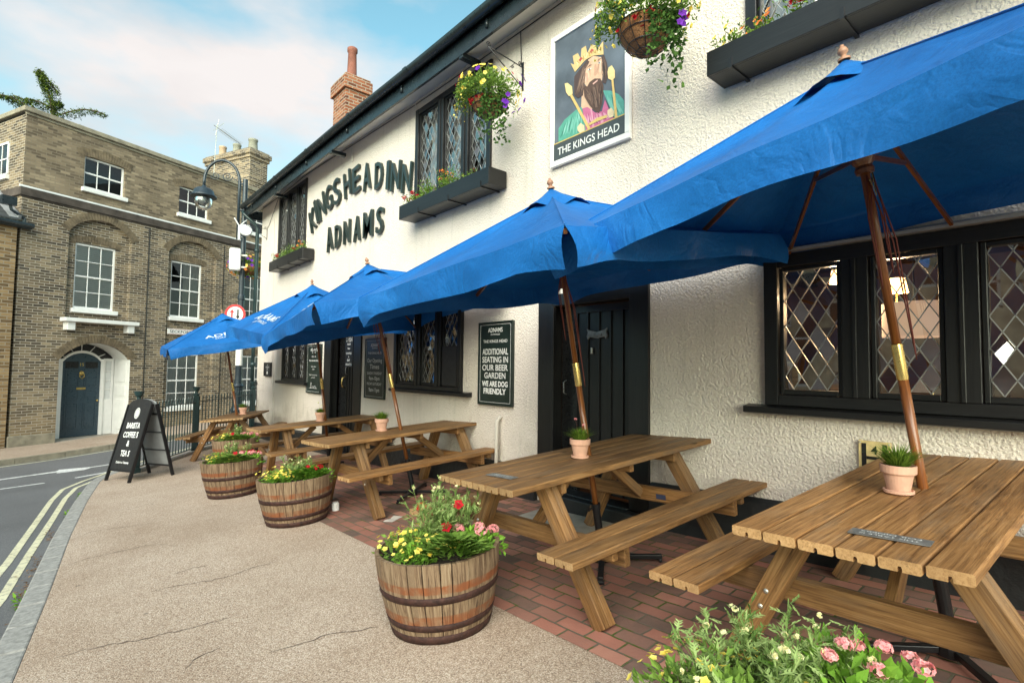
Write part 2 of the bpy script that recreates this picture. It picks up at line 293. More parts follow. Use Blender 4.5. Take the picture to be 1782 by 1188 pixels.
MT['dry'] = leafmat('dry_leaf_litter', (.10, .045, .02), (.33, .2, .1))
MT['yellow'] = leafmat('yellow_petal', (.80, .52, .03), (.95, .82, .22))
MT['red'] = leafmat('red_petal', (.30, .005, .015), (.62, .02, .03))
MT['pink'] = leafmat('pink_petal', (.72, .16, .2), (.92, .5, .48))
MT['purple'] = leafmat('purple_petal', (.09, .01, .28), (.22, .05, .5))
MT['orange'] = leafmat('orange_petal', (.72, .13, .04), (.88, .4, .10))
MT['cream'] = leafmat('cream_bud', (.7, .62, .25), (.88, .85, .55))
MT['shade'] = emis('warm_lamp_shade', (1, .62, .25), 5.0)
MT['drum'] = emis('drum_shade_fabric', (.9, .6, .42), .35, (.6, .5, .42))
MT['bulb'] = emis('warm_bulb', (1, .7, .35), 12)
PAINT = {}
def paint(c):
    if c not in PAINT: PAINT[c] = flat('sign_paint', c, .4, var=.1, vs=25)
    return PAINT[c]

# ------------------------------------------------------------------ mesh builder
TEXTCACHE = {}
def textgeo(s, extr=0.0, bold=0.0):
    k = (s, extr, bold)
    if k not in TEXTCACHE:
        cu = bpy.data.curves.new('t', 'FONT'); cu.body = s; cu.size = 1; cu.extrude = extr; cu.offset = bold; cu.resolution_u = 3; cu.align_x = 'CENTER'
        ob = bpy.data.objects.new('t', cu); COL.objects.link(ob); bpy.context.view_layer.update()
        me = bpy.data.meshes.new_from_object(ob.evaluated_get(bpy.context.evaluated_depsgraph_get()))
        vs = [v.co.copy() for v in me.vertices]; fs = [tuple(p.vertices) for p in me.polygons]
        bpy.data.objects.remove(ob); bpy.data.curves.remove(cu); bpy.data.meshes.remove(me)
        if vs:
            x0 = min(v.x for v in vs); x1 = max(v.x for v in vs); y0 = min(v.y for v in vs); y1 = max(v.y for v in vs)
        else: x0 = x1 = y0 = y1 = 0
        TEXTCACHE[k] = (vs, fs, x0, x1, y0, y1)
    return TEXTCACHE[k]
class MB:
    def __init__(s, T=None): s.v = []; s.f = []; s.g = []; s.m = []; s.T = T or Matrix(); s.mi = 0
    def add(s, vs, fs, gs=None):
        o = len(s.v); s.v += [s.T @ Vector(v) for v in vs]
        s.g += gs if gs else [(0, 0, 0)]*len(vs)
        s.f += [tuple(i+o for i in f) for f in fs]; s.m += [s.mi]*len(fs)
    def box(s, x0, x1, y0, y1, z0, z1, M=None, bev=0):
        x0, x1 = sorted((x0, x1)); y0, y1 = sorted((y0, y1)); z0, z1 = sorted((z0, z1))
        d = (x1-x0, y1-y0, z1-z0); k = d.index(max(d)); r = (rnd.uniform(0, 50), rnd.uniform(0, 5), rnd.uniform(0, 5))
        vs = [(x, y, z) for x in (x0, x1) for y in (y0, y1) for z in (z0, z1)]
        o = [k]+[i for i in range(3) if i != k]
        gs = [(v[o[0]]+r[0], v[o[1]]+r[1], v[o[2]]+r[2]) for v in vs]
        fs = [(0, 1, 3, 2), (4, 6, 7, 5), (0, 4, 5, 1), (2, 3, 7, 6), (0, 2, 6, 4), (1, 5, 7, 3)]
        if M: vs = [M @ Vector(v) for v in vs]
        s.add(vs, fs, gs)
    def bar(s, p0, p1, w, t, side=(0, 0, 1)):
        """box beam from p0 to p1, width w across, thickness t along side"""
        p0 = Vector(p0); p1 = Vector(p1); d = p1-p0; l = d.length; d.normalize(); sd = Vector(side); sd = (sd-d*sd.dot(d)).normalized(); c = sd.cross(d)
        M = Matrix(((d.x, c.x, sd.x, p0.x), (d.y, c.y, sd.y, p0.y), (d.z, c.z, sd.z, p0.z), (0, 0, 0, 1)))
        s.box(0, l, -w/2, w/2, -t/2, t/2, M)
    def prism(s, prof, x0, x1, endmi=None):
        """profile in (y,z) extruded along x"""
        n = len(prof); r = (rnd.uniform(0, 50), rnd.uniform(0, 5), rnd.uniform(0, 5))
        vs = [(x, y, z) for x in (x0, x1) for y, z in prof]; gs = [(x+r[0], y+r[1], z+r[2]) for x, y, z in vs]
        s.add(vs, [(i, (i+1) % n, n+(i+1) % n, n+i) for i in range(n)], gs)
        mi = s.mi
        if endmi is not None: s.mi = endmi
        s.add(vs, [tuple(range(n-1, -1, -1)), tuple(range(n, 2*n))], gs); s.mi = mi
    def tube(s, path, r, n=8, cap=True):
        path = [Vector(p) for p in path]; rs = r if isinstance(r, (list, tuple)) else [r]*len(path)
        vs = []; gs = []; up = None; acc = 0; r0 = rnd.uniform(0, 50)
        for i, p in enumerate(path):
            a = path[max(0, i-1)]; b = path[min(len(path)-1, i+1)]; d = (b-a).normalized()
            if up is None: up = Vector((0, 0, 1)) if abs(d.z) < .9 else Vector((1, 0, 0))
            x = up.cross(d).normalized(); y = d.cross(x); up = y
            if i: acc += (p-path[i-1]).length
            for k in range(n):
                t = 2*PI*k/n; vs.append(p+(x*math.cos(t)+y*math.sin(t))*rs[i]); gs.append((acc+r0, math.cos(t)*rs[i], math.sin(t)*rs[i]))
        fs = [(i*n+k, i*n+(k+1) % n, (i+1)*n+(k+1) % n, (i+1)*n+k) for i in range(len(path)-1) for k in range(n)]
        if cap: fs += [tuple(range(n-1, -1, -1)), tuple(range((len(path)-1)*n, len(path)*n))]
        s.add(vs, fs, gs)
    def lathe(s, prof, c=(0, 0, 0), n=24, M=None):
        """profile list (r,z)"""
        vs = []; gs = []
        for r, z in prof:
            for k in range(n):
                t = 2*PI*k/n; v = Vector((c[0]+r*math.cos(t), c[1]+r*math.sin(t), c[2]+z)); vs.append(M @ v if M else v); gs.append((z, r*math.cos(t), r*math.sin(t)))
        s.add(vs, [(i*n+k, i*n+(k+1) % n, (i+1)*n+(k+1) % n, (i+1)*n+k) for i in range(len(prof)-1) for k in range(n)], gs)
    def poly(s, pts, y=0, th=0):
        """flat polygon (x,z) at y, facing -y"""
        n = len(pts); vs = [(p[0], y, p[1]) for p in pts]
        if th:
            vs += [(p[0], y+th, p[1]) for p in pts]
            s.add(vs, [tuple(range(n)), tuple(range(2*n-1, n-1, -1))]+[(i, i+n, (i+1) % n+n, (i+1) % n) for i in range(n)])
        else: s.add(vs, [tuple(range(n))])
    def text(s, txt, x, z, h, w=None, y=0, extr=.0, bold=.0, M=None, rot=0):
        """upright text, cap height h, centred at x, baseline z, facing -y"""
        vs, fs, x0, x1, y0, y1 = textgeo(txt, extr, bold)
        if not vs: return
        sy = h/.70; sx = sy if w is None else w/(x1-x0); cx = (x0+x1)/2
        c, sn = math.cos(rot), math.sin(rot); o = []
        for v in vs:
            a, b = (v.x-cx)*sx, v.y*sy
            p = Vector((x+a*c-b*sn, y-v.z*1.0, z+a*sn+b*c)); o.append(M @ p if M else p)
        s.add(o, fs)
    def build(s, name, mats, parent=None, smooth=False, bev=0, loc=None):
        me = bpy.data.meshes.new(name); me.from_pydata([tuple(v) for v in s.v], [], s.f)
        at = me.attributes.new('gc', 'FLOAT_VECTOR', 'POINT'); at.data.foreach_set('vector', [c for g in s.g for c in g])
        for m in (mats if isinstance(mats, (list, tuple)) else [mats]): me.materials.append(m)
        if any(s.m): me.polygons.foreach_set('material_index', s.m)
        if smooth: me.polygons.foreach_set('use_smooth', [True]*len(s.f))
        me.update(); me.validate()
        o = bpy.data.objects.new(name, me); COL.objects.link(o)
        if parent: o.parent = parent
        if loc is not None: o.location = loc
        if bev:
            b = o.modifiers.new('bevel', 'BEVEL'); b.width = bev; b.segments = 2; b.limit_method = 'ANGLE'; b.angle_limit = R(50)
        return o
def tag(o, label, cat, group=None):
    o['label'] = label; o['category'] = cat
    if group: o['group'] = group
    return o
def thing(name, label, cat, loc=(0, 0, 0), rz=0, group=None, mat=None):
    o = bpy.data.objects.new(name, None); COL.objects.link(o); o.empty_display_size = .1
    if mat is not None: o.matrix_world = mat
    else: o.location = loc; o.rotation_euler = (0, 0, rz)
    return tag(o, label, cat, group)
def struct(o, kind='structure'): o['kind'] = kind; return o
def dup(root, mat, label=None):
    KIDS = {}
    for ob in COL.objects:
        if ob.parent: KIDS.setdefault(ob.parent.name, []).append(ob)
    def rec(o, par):
        c = o.copy(); COL.objects.link(c)
        if par: c.parent = par
        for k in KIDS.get(o.name, []): rec(k, c)
        return c
    r = rec(root, None); r.matrix_world = mat
    if label: r['label'] = label
    return r
def TR(x, y, z, rz=0): return Matrix.Translation((x, y, z)) @ Matrix.Rotation(rz, 4, 'Z')
GX, GY = .058, -.044
def gz(x, y):
    xs = x if x < 4 else 4+(x-4)*.1
    if xs < 0: xs *= .35
    if y <= 12: b = GY*y
    else: b = GY*12-.022*(min(y, 40)-12)
    if y < -4: b = GY*-4
    return GX*max(xs, -8)+b
GN = Vector((-GX, -GY, 1)).normalized()
def ground_mat(x, y, rz=0, h=0):
    a = Vector((1, 0, GX)).normalized(); b = GN.cross(a)
    Mx = Matrix(((a.x, b.x, GN.x, 0), (a.y, b.y, GN.y, 0), (a.z, b.z, GN.z, 0), (0, 0, 0, 1)))
    return Matrix.Translation((x, y, gz(x, y)+h)) @ Mx @ Matrix.Rotation(rz, 4, 'Z')

# ================================================================== GROUND
def lerp(a, b, t): return a+(b-a)*t
def interp(tab, y):
    if y <= tab[0][0]: return tab[0][1]
    for (a, b), (c, d) in zip(tab, tab[1:]):
        if y <= c: return lerp(b, d, (y-a)/(c-a))
    return tab[-1][1]
mb = MB(); xs = [-400, -60, -20, -8, -4, -2, -1, 0, 1, 2, 3, 4, 5, 8, 20, 60, 400]; ys = [-300, -60, -20, -8, -4]+[i for i in range(-3, 28)]+[30, 35, 40, 60, 300]
vs = [(x, y, gz(x, y)-.11) for y in ys for x in xs]; n = len(xs)
mb.add(vs, [(j*n+i, j*n+i+1, (j+1)*n+i+1, (j+1)*n+i) for j in range(len(ys)-1) for i in range(n-1)])
struct(mb.build('road', MT['asphalt']))
# near pavement: inner edge of the kerb as x(y)
KX = [(-8, -1.05), (0, -.42), (3.6, -.09), (5, .04), (6.7, .18), (8.7, .39), (10.3, .6), (10.8, .72), (11.2, .92), (11.6, 1.2), (12.2, 1.65), (13, 2.3), (13.8, 3.0), (14.6, 3.8), (15.4, 4.9), (16.2, 6.4)]
yy = [i*.4-8 for i in range(61)]
def sheet(name, mat, rows, dz, kind='structure'):
    """rows: list of lists of (x,y)"""
    mb = MB(); n = len(rows[0]); vs = [(x, y, gz(x, y)+dz) for r in rows for x, y in r]
    mb.add(vs, [(j*n+i, j*n+i+1, (j+1)*n+i+1, (j+1)*n+i) for j in range(len(rows)-1) for i in range(n-1)])
    return struct(mb.build(name, mat), kind)
yy = [y for y in yy if y < 10.2]+[k[0] for k in KX if k[0] >= 10.3]
rows = []
for y in yy:
    a = interp(KX, y); b = 3.9 if y < 13.9 else 9
    rows.append([(lerp(a, b, i/8), y) for i in range(9)])
sheet('pavement', MT['gravel'], rows, 0)
# kerb as solid strip with stone joints
mb = MB(); pts = [(interp(KX, y), y) for y in yy]
path = []
for (x0, y0), (x1, y1) in zip(pts, pts[1:]):
    path.append((x0, y0))
path.append(pts[-1])
def offs(path, d):
    o = []
    for i, p in enumerate(path):
        a = path[max(0, i-1)]; b = path[min(len(path)-1, i+1)]; t = Vector((b[0]-a[0], b[1]-a[1])).normalized(); o.append((p[0]-t.y*d, p[1]+t.x*d))
    return o
inn_, out_ = path, offs(path, .145)
for i in range(len(path)-1):
    a, b, c, d = inn_[i], inn_[i+1], out_[i+1], out_[i]; e = .012 if i % 2 else 0
    b2 = (lerp(a[0], b[0], 1-e*3), lerp(a[1], b[1], 1-e*3)); c2 = (lerp(d[0], c[0], 1-e*3), lerp(d[1], c[1], 1-e*3))
    top = [(p[0], p[1], gz(*p)+.004) for p in (a, b2, c2, d)]; bot = [(p[0], p[1], gz(*p)-.13) for p in (a, b2, c2, d)]
    mb.add(bot+top, [(4, 5, 6, 7), (3, 7, 6, 2), (0, 4, 7, 3), (1, 2, 6, 5), (0, 1, 5, 4)])
struct(mb.build('kerb', MT['kerb'], bev=.012))
# brick paved strip by the inn
rows = [[(2.0+(0 if y < 9.3 else 0)+i*.31, y) for i in range(7)] for y in [j*.5-4 for j in range(28)]]
rows = [[(min(x, 3.83), y) for x, y in r] for r in rows]
sheet('brick_paving', MT['paver'], rows, .004)
sheet('concrete_threshold', MT['concrete'], [[(3.02, y), (3.4, y), (3.78, y)] for y in (2.75, 3.2, 3.7)], .008)
# cracks in the pavement
mb = MB()
CR = [[(0.54, 7.67), (0.75, 7.58), (1.06, 7.81)], [(0.13, 5.62), (0.26, 5.71), (0.46, 5.71), (0.66, 5.71), (0.76, 5.65), (0.96, 5.29)],
      [(0.56, 4.4), (0.72, 4.38), (0.88, 4.29), (1.02, 4.26), (1.18, 4.31), (1.39, 4.3)], [(0.05, 3.73), (0.19, 3.72), (0.31, 3.68), (0.41, 3.63), (0.57, 3.58), (0.73, 3.54), (0.91, 3.52)],
      [(0.17, 6.56), (0.35, 6.75), (0.66, 6.64), (0.9, 6.56)], [(0.54, 3.07), (0.63, 3.16), (0.74, 3.17)], [(0.72, 4.66), (0.84, 4.69), (0.99, 4.65)], [(.9, 2.9), (1.2, 2.86), (1.45, 2.7)]]
for c in CR:
    q = []
    for (a, b), (c_, d) in zip(c, c[1:]):
        for k in range(6): q.append((lerp(a, c_, k/6)+rnd.uniform(-.008, .008), lerp(b, d, k/6)+rnd.uniform(-.012, .012)))
    w = [.0035*rnd.uniform(.5, 1.4)*math.sin(PI*(i+.5)/len(q))**.4 for i in range(len(q))]
    vs = []
    for i, p in enumerate(q):
        vs += [(p[0], p[1]-w[i], gz(*p)+.003), (p[0], p[1]+w[i], gz(*p)+.003)]
    mb.add(vs, [(2*i, 2*i+2, 2*i+3, 2*i+1) for i in range(len(q)-1)])
struct(mb.build('pavement_cracks', MT['tar']))
# road markings
def strip(name, pts, w, mat, dz=-.106):
    pts2 = []
    for (a, b), (c, d) in zip(pts, pts[1:]):
        m = max(2, int(math.hypot(c-a, d-b)/.4))
        for k in range(m): pts2.append((lerp(a, c, k/m), lerp(b, d, k/m)))
    pts2.append(pts[-1]); o1 = offs(pts2, w/2); o2 = offs(pts2, -w/2); mb = MB()
    vs = [(p[0], p[1], gz(*p)+dz) for pr in zip(o1, o2) for p in pr]
    mb.add(vs, [(2*i+1, 2*i+3, 2*i+2, 2*i) for i in range(len(pts2)-1)]); return struct(mb.build(name, mat))
curve = [(interp(KX, y), y) for y in [-8, 0, 3, 4, 5, 6, 7, 8, 9, 10, 10.6, 11, 11.4, 11.8, 12.4, 13, 14, 15]]
strip('yellow_road_line', [(-.6, -2), (-.5, 2), (-.36, 4.6), (-.23, 5.46), (-.10, 6.89), (.05, 8.4), (.19, 9.9), (.33, 10.8), (.61, 11.4), (1.05, 12.1), (1.8, 13.1), (2.7, 14.1)], .062, MT['yel'])
strip('yellow_road_line', [(-.78, -2), (-.68, 2), (-.5, 4.6), (-.385, 5.46), (-.25, 6.6), (-.09, 8.4), (.04, 9.9), (.17, 10.85), (.45, 11.5), (.9, 12.3), (1.65, 13.3), (2.55, 14.3)], .062, MT['yel'])
strip('white_road_line', [(-.75, 11.78), (-.05, 11.95)], .09, MT['wht']); strip('white_road_line', [(.35, 12.05), (1.0, 12.25)], .09, MT['wht'])
mb = MB(); ar = [(-.8, 12.95), (.1, 13.25), (.15, 13.42), (.6, 13.2), (1.4, 13.3), (1.4, 13.18), (.62, 13.1), (.5, 12.9), (.1, 12.95), (.12, 13.08), (-.8, 12.85)]
mb.add([(x, y, gz(x, y)-.106) for x, y in ar], [tuple(range(len(ar)))]); struct(mb.build('white_road_arrow', MT['wht']))

# ================================================================== generic foliage helpers
def leafquad(mb, p, d, nrm, l, w, col=None):
    """kite-shaped leaf folded along the midrib"""
    d = d.normalized(); s = d.cross(nrm)
    if s.length < 1e-3: s = d.cross(Vector((1, .3, .2)))
    s.normalize(); n2 = s.cross(d)
    c = col if col is not None else rnd.random()
    vs = [p, p+d*l*.45+s*w*.5+n2*w*.12, p+d*l, p+d*l*.45-s*w*.5+n2*w*.12]
    mb.add(vs, [(0, 1, 2), (0, 2, 3)], [(c, 0, 0)]*4)
def rdir(up=0.0):
    while True:
        v = Vector((rnd.uniform(-1, 1), rnd.uniform(-1, 1), rnd.uniform(-1, 1)))
        if .05 < v.length < 1: v.normalize(); v.z += up; return v.normalized()
def bush(mb, c, rad, n, ls, asp=.45, up=.4, shell=.55):
    c = Vector(c)
    for i in range(n):
        d = rdir(); k = rnd.uniform(shell, 1)**.6
        k *= .8+.4*mnoise.noise(Vector((d.x*2.2+c.x*7, d.y*2.2+c.y*5, d.z*2.2)))
        p = c+Vector((d.x*rad[0]*k, d.y*rad[1]*k, d.z*rad[2]*k))
        dd = (d+rdir(up)*.9).normalized(); l = ls*rnd.uniform(.6, 1.25)
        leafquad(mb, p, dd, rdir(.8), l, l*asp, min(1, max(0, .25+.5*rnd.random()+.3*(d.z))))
def flower(mb, p, nrm, r, petals=5, cup=.3):
    nrm = nrm.normalized(); a = nrm.cross(Vector((.3, .5, .81))).normalized(); b = nrm.cross(a); c = rnd.random()
    vs = [p]; gs = [(c*.4, 0, 0)]; n = petals*2; ph = rnd.uniform(0, 6)
    for k in range(n):
        t = 2*PI*k/n+ph; rr = r if k % 2 == 0 else r*.72
        vs.append(p+(a*math.cos(t)+b*math.sin(t))*rr+nrm*r*cup*(1 if k % 2 == 0 else .8)); gs.append((min(1, c*.6+.4), 0, 0))
    mb.add(vs, [(0, 1+k, 1+(k+1) % n) for k in range(n)], gs)
def cluster(mb, c, R_, n, fr):
    for i in range(n):
        d = rdir(.35); flower(mb, Vector(c)+Vector((d.x*R_, d.y*R_, d.z*R_*.6)), d+rdir()*.35, fr)
def feather(mb, p, d, l):
    """lobed daisy leaf"""
    d = d.normalized(); s = d.cross(Vector((0, 0, 1)));
    if s.length < .1: s = Vector((1, 0, 0))
    s.normalize(); c = rnd.random(); leafquad(mb, p, d, Vector((0, 0, 1)), l, l*.16, c)
    for t in (.35, .55, .75):
        for sg in (-1, 1):
            q = p+d*l*t; leafquad(mb, q, d*.8+s*sg*.8+Vector((0, 0, rnd.uniform(-.1, .3))), Vector((0, 0, 1)), l*.42*(1.1-t*.4), l*.13, c)

# ================================================================== THE INN
INN = TR(3.8, 0, 0, R(-90))       # local x = -Y (right as seen), local y = into the building, z up
inn = thing('inn', 'long cream roughcast inn with black leaded windows, black doors and overhanging eaves', 'building', mat=INN)
def wallcols(mb, x0, x1, z0, z1, holes, y, depth, z0f=None):
    """holes: (xa,xb,zb,zt or function). front face at y, reveals to y+depth"""
    xs = {x0, x1}
    for h in holes:
        if callable(h[3]):
            for i in range(15): xs.add(lerp(h[0], h[1], i/14))
        else: xs.add(h[0]); xs.add(h[1])
    xs = sorted(x for x in xs if x0 <= x <= x1)
    zt = lambda h, x: h[3](x) if callable(h[3]) else h[3]
    for a, b in zip(xs, xs[1:]):
        if b-a < 1e-6: continue
        m = (a+b)/2; hs = sorted([h for h in holes if h[0] < m < h[1]], key=lambda h: h[2]); za = zb = z0
        for h in hs:
            if h[2] > max(za, zb)+1e-4: mb.add([(a, y, za), (b, y, zb), (b, y, h[2]), (a, y, h[2])], [(0, 1, 2, 3)]); mb.add([(a, y, h[2]), (b, y, h[2]), (b, y+depth, h[2]), (a, y+depth, h[2])], [(0, 1, 2, 3)])
            za, zb = zt(h, a), zt(h, b); mb.add([(a, y, za), (a, y+depth, za), (b, y+depth, zb), (b, y, zb)], [(0, 1, 2, 3)])
        mb.add([(a, y, za), (b, y, zb), (b, y, z1), (a, y, z1)], [(0, 1, 2, 3)])
    for h in holes:
        for x, fl in ((h[0], 0), (h[1], 1)):
            q = [(x, y, h[2]), (x, y+depth, h[2]), (x, y+depth, zt(h, x)), (x, y, zt(h, x))]; mb.add(q, [(0, 1, 2, 3) if fl else (3, 2, 1, 0)])
X0, X1 = -14.05, 6.0
WH = [(-1.60, .50, 1.19, 2.18), (-6.98, -5.33, 1.09, 2.17), (-12.06, -10.64, 1.06, 2.02), (-9.7, -8.15, -.6, 2.12), (-3.95, -2.61, -.4, 2.14),
      (-6.54, -4.8, 3.62, 5.06), (-12.66, -10.9, 3.76, 5.26), (-1.76, .1, 3.68, 5.12)]
mb = MB(); wallcols(mb, X0, X1, -1.2, 5.4, WH, 0, .16)
mb.add([(X0, 0, -1.2), (X0, 6.4, -1.2), (X0, 6.4, 5.4), (X0, 0, 5.4), (X0, 3.2, 8.2)], [(0, 3, 4, 2, 1)])
mb.add([(X1, 0, -1.2), (X1, 6.4, -1.2), (X1, 6.4, 5.4), (X1, 0, 5.4), (X1, 3.2, 8.2)], [(0, 1, 2, 4, 3)])
mb.add([(X0, 6.4, -1.2), (X1, 6.4, -1.2), (X1, 6.4, 5.4), (X0, 6.4, 5.4)], [(0, 1, 2, 3)])
mb.build('wall', MT['render'], inn)
# plinth
mb = MB()
def gl(lx): return gz(3.8, -lx)
def plinth(a, b):
    n = max(1, int(abs(b-a)/.7))
    for i in range(n):
        u, v = lerp(a, b, i/n), lerp(a, b, (i+1)/n); pz = lambda x: gl(x)+.34+(.02 if x > -3 else 0)
        vs = []
        for x in (u, v): vs += [(x, -.055, gl(x)-.3), (x, -.055, pz(x)-.03), (x, -.02, pz(x)), (x, .02, pz(x)), (x, .02, gl(x)-.3)]
        mb.add(vs, [(0, 5, 6, 1), (1, 6, 7, 2), (2, 7, 8, 3)]+([(0, 1, 2, 3, 4)] if i == 0 else [])+([(9, 8, 7, 6, 5)] if i == n-1 else []))
for a, b in ((-14.03, -9.72), (-8.13, -3.97), (-2.59, 5.9)): mb = MB(); plinth(a, b); mb.build('plinth', MT['plinth'], inn)
# soffit, fascia, gutter, roof
mb = MB()
J = [(-14.35, 5.36), (-12.7, 5.36), (-11, 5.40), (-8.9, 5.31), (-6.6, 5.23), (-4.5, 5.22), (6, 5.22)]; FZ = [(-14.35, 5.1), (-8, 5.11), (-5.5, 5.06), (6, 5.06)]
xs = [-14.35+i*20.35/24 for i in range(25)]
for a, b in zip(xs, xs[1:]):
    mb.add([(a, -.3, interp(FZ, a)+.03), (b, -.3, interp(FZ, b)+.03), (b, .02, interp(J, b)), (a, .02, interp(J, a))], [(0, 3, 2, 1)])
mb.build('soffit', MT['soffit'], inn)
mb = MB(); mb2 = MB()
for a, b in zip(xs, xs[1:]):
    za, zb = interp(FZ, a), interp(FZ, b)
    for (u, v) in (((-.335, 0), (-.335, .2)), ((-.335, .2), (-.3, .2)), ((-.3, 0), (-.335, 0)), ((-.3, .2), (-.3, 0))):
        mb.add([(a, u[0], za+u[1]), (b, u[0], zb+u[1]), (b, v[0], zb+v[1]), (a, v[0], za+v[1])], [(0, 1, 2, 3)])
    prof = [(-.34+(-.065)-.065*math.cos(t), .20-.075*math.sin(t)) for t in [PI*k/8 for k in range(9)]]
    prof = prof+[(p[0]*.98-.0, p[1]+.012) for p in reversed(prof[1:-1])]
    n = len(prof)
    mb2.add([(a, p[0], za+p[1]+.06) for p in prof]+[(b, p[0], zb+p[1]+.06) for p in prof], [(i, i+1, n+i+1, n+i) for i in range(n-1)])
for x in (-13.4, -11.6, -9.75, -7.9, -6.1, -4.2, -2.4, -.6):
    z = interp(FZ, x)+.06
    prof = [(-.405-.072*math.cos(t), .205-.084*math.sin(t)) for t in [PI*k/8 for k in range(9)]]
    mb2.add([(x-.05, p[0], z+p[1]) for p in prof]+[(x+.05, p[0], z+p[1]) for p in prof], [(i, i+1, 10+i-0, 9+i) for i in range(8)])
    mb2.box(x-.3, x-.27, -.36, -.335, z+.02, z+.12)
mb.box(-14.4, -14.35, -.35, .1, 5.08, 5.3)
for x in (-8.9, -12.0, -5.0): mb.box(x-.04, x+.04, -.33, -.06, interp(FZ, x)-.03, interp(FZ, x)+.03)
mb.build('fascia', MT['gutter'], inn, bev=.004); mb2.build('gutter', MT['gutter'], inn, smooth=True)
mb = MB(); sl = (8.35-5.32)/3.5
for i in range(26):
    x = -14.45
    while x < 6:
        w = .17; y0 = -.43+i*.14; z0 = 5.33+(y0+.43)*sl
        j = rnd.uniform(-.006, .006)
        if i < 8 or True: mb.add([(x, y0, z0+j), (x+w-.004, y0, z0+j), (x+w-.004, y0, z0+j+.018), (x, y0, z0+j+.018), (x, y0+.3, z0+.3*sl-.02), (x+w-.004, y0+.3, z0+.3*sl-.02)], [(0, 1, 2, 3), (3, 2, 5, 4)])
        x += w
mb.box(-14.45, 6, 3.1, 3.3, 8.28, 8.45)
mb.add([(-14.45, 3.2, 8.3), (6, 3.2, 8.3), (6, 6.8, 5.2), (-14.45, 6.8, 5.2)], [(0, 1, 2, 3)])
mb.add([(-14.44, -.42, 5.3), (6, -.42, 5.3), (6, 3.2, 8.24), (-14.44, 3.2, 8.24)], [(0, 1, 2, 3)])
roof = mb.build('roof', MT['rooftile'], inn)
# chimney on the roof
mb = MB(); cx, cy = -12.35, 1.5
mb.box(cx-.37, cx+.37, cy-.3, cy+.3, 6.0, 8.05); mb.box(cx-.43, cx+.43, cy-.36, cy+.36, 8.05, 8.35); mb.box(cx-.39, cx+.39, cy-.32, cy+.32, 8.35, 8.42)
ch = mb.build('chimney', MT['redbrick'], inn, bev=.006)
mb = MB(); mb.lathe([(.15, 0), (.15, .08), (.12, .14), (.10, .75), (.125, .78), (.125, .86), (.10, .88), (.08, .88)], (cx, cy, 8.42), 20); mb.build('chimney_pot', MT['clay'], ch, smooth=True)

def clip(poly, x0, x1, z0, z1):
    for ax, lim, sg in ((0, x0, 1), (0, x1, -1), (1, z0, 1), (1, z1, -1)):
        o = []
        for i, p in enumerate(poly):
            q = poly[(i+1) % len(poly)]; a = (p[ax]-lim)*sg; b = (q[ax]-lim)*sg
            if a >= 0: o.append(p)
            if a*b < 0: t = a/(a-b); o.append((p[0]+(q[0]-p[0])*t, p[1]+(q[1]-p[1])*t))
        poly = o
        if len(poly) < 3: return []
    return poly
def leaded(par, x0, x1, z0, z1, y, dw=.103, dh=.172, tilt=.11, came=.0028, ox=0):
    """diamond glass panes, each with a slight tilt, and lead cames"""
    g = MB(); c = MB(); nx = int((x1-x0)/dw)+2; nz = int((z1-z0)/dh)+2
    for i in range(-1, 2*nx+1):
        for j in range(-1, 2*nz+1):
            if (i+j) % 2: continue
            mx_, mz = x0+ox+i*dw/2, z0+j*dh/2
            p = clip([(mx_, mz-dh/2), (mx_+dw/2, mz), (mx_, mz+dh/2), (mx_-dw/2, mz)], x0, x1, z0, z1)
            if not p: continue
            a, b = rnd.gauss(0, tilt), rnd.gauss(0, tilt); n = len(p)
            vs = [(q[0], y+(q[0]-mx_)*a+(q[1]-mz)*b, q[1]) for q in p]; g.add(vs, [tuple(range(n))])
    for sg in (1, -1):
        k = -2*nz-4
        while k < 2*nx+4*nz:
            # line x = x0+ox+k*dw/2 + sg*dw/dh*(z-z0)
            xa = x0+ox+(k+.5)*dw*1.0; pts = []
            f = lambda z: xa+sg*(z-z0)*dw/dh
            lo, hi = z0, z1
            zs = sorted([z0+(x0-xa)*sg*dh/dw, z0+(x1-xa)*sg*dh/dw]); lo = max(z0, zs[0]); hi = min(z1, zs[1])
            if hi-lo > .01: c.bar((f(lo), y-.004, lo), (f(hi), y-.004, hi), came*2, .006, (0, 1, 0))
            k += 1
    gl_ = g.build('glass_panes', MT['glass'], par); c.build('lead_cames', MT['came'], par)
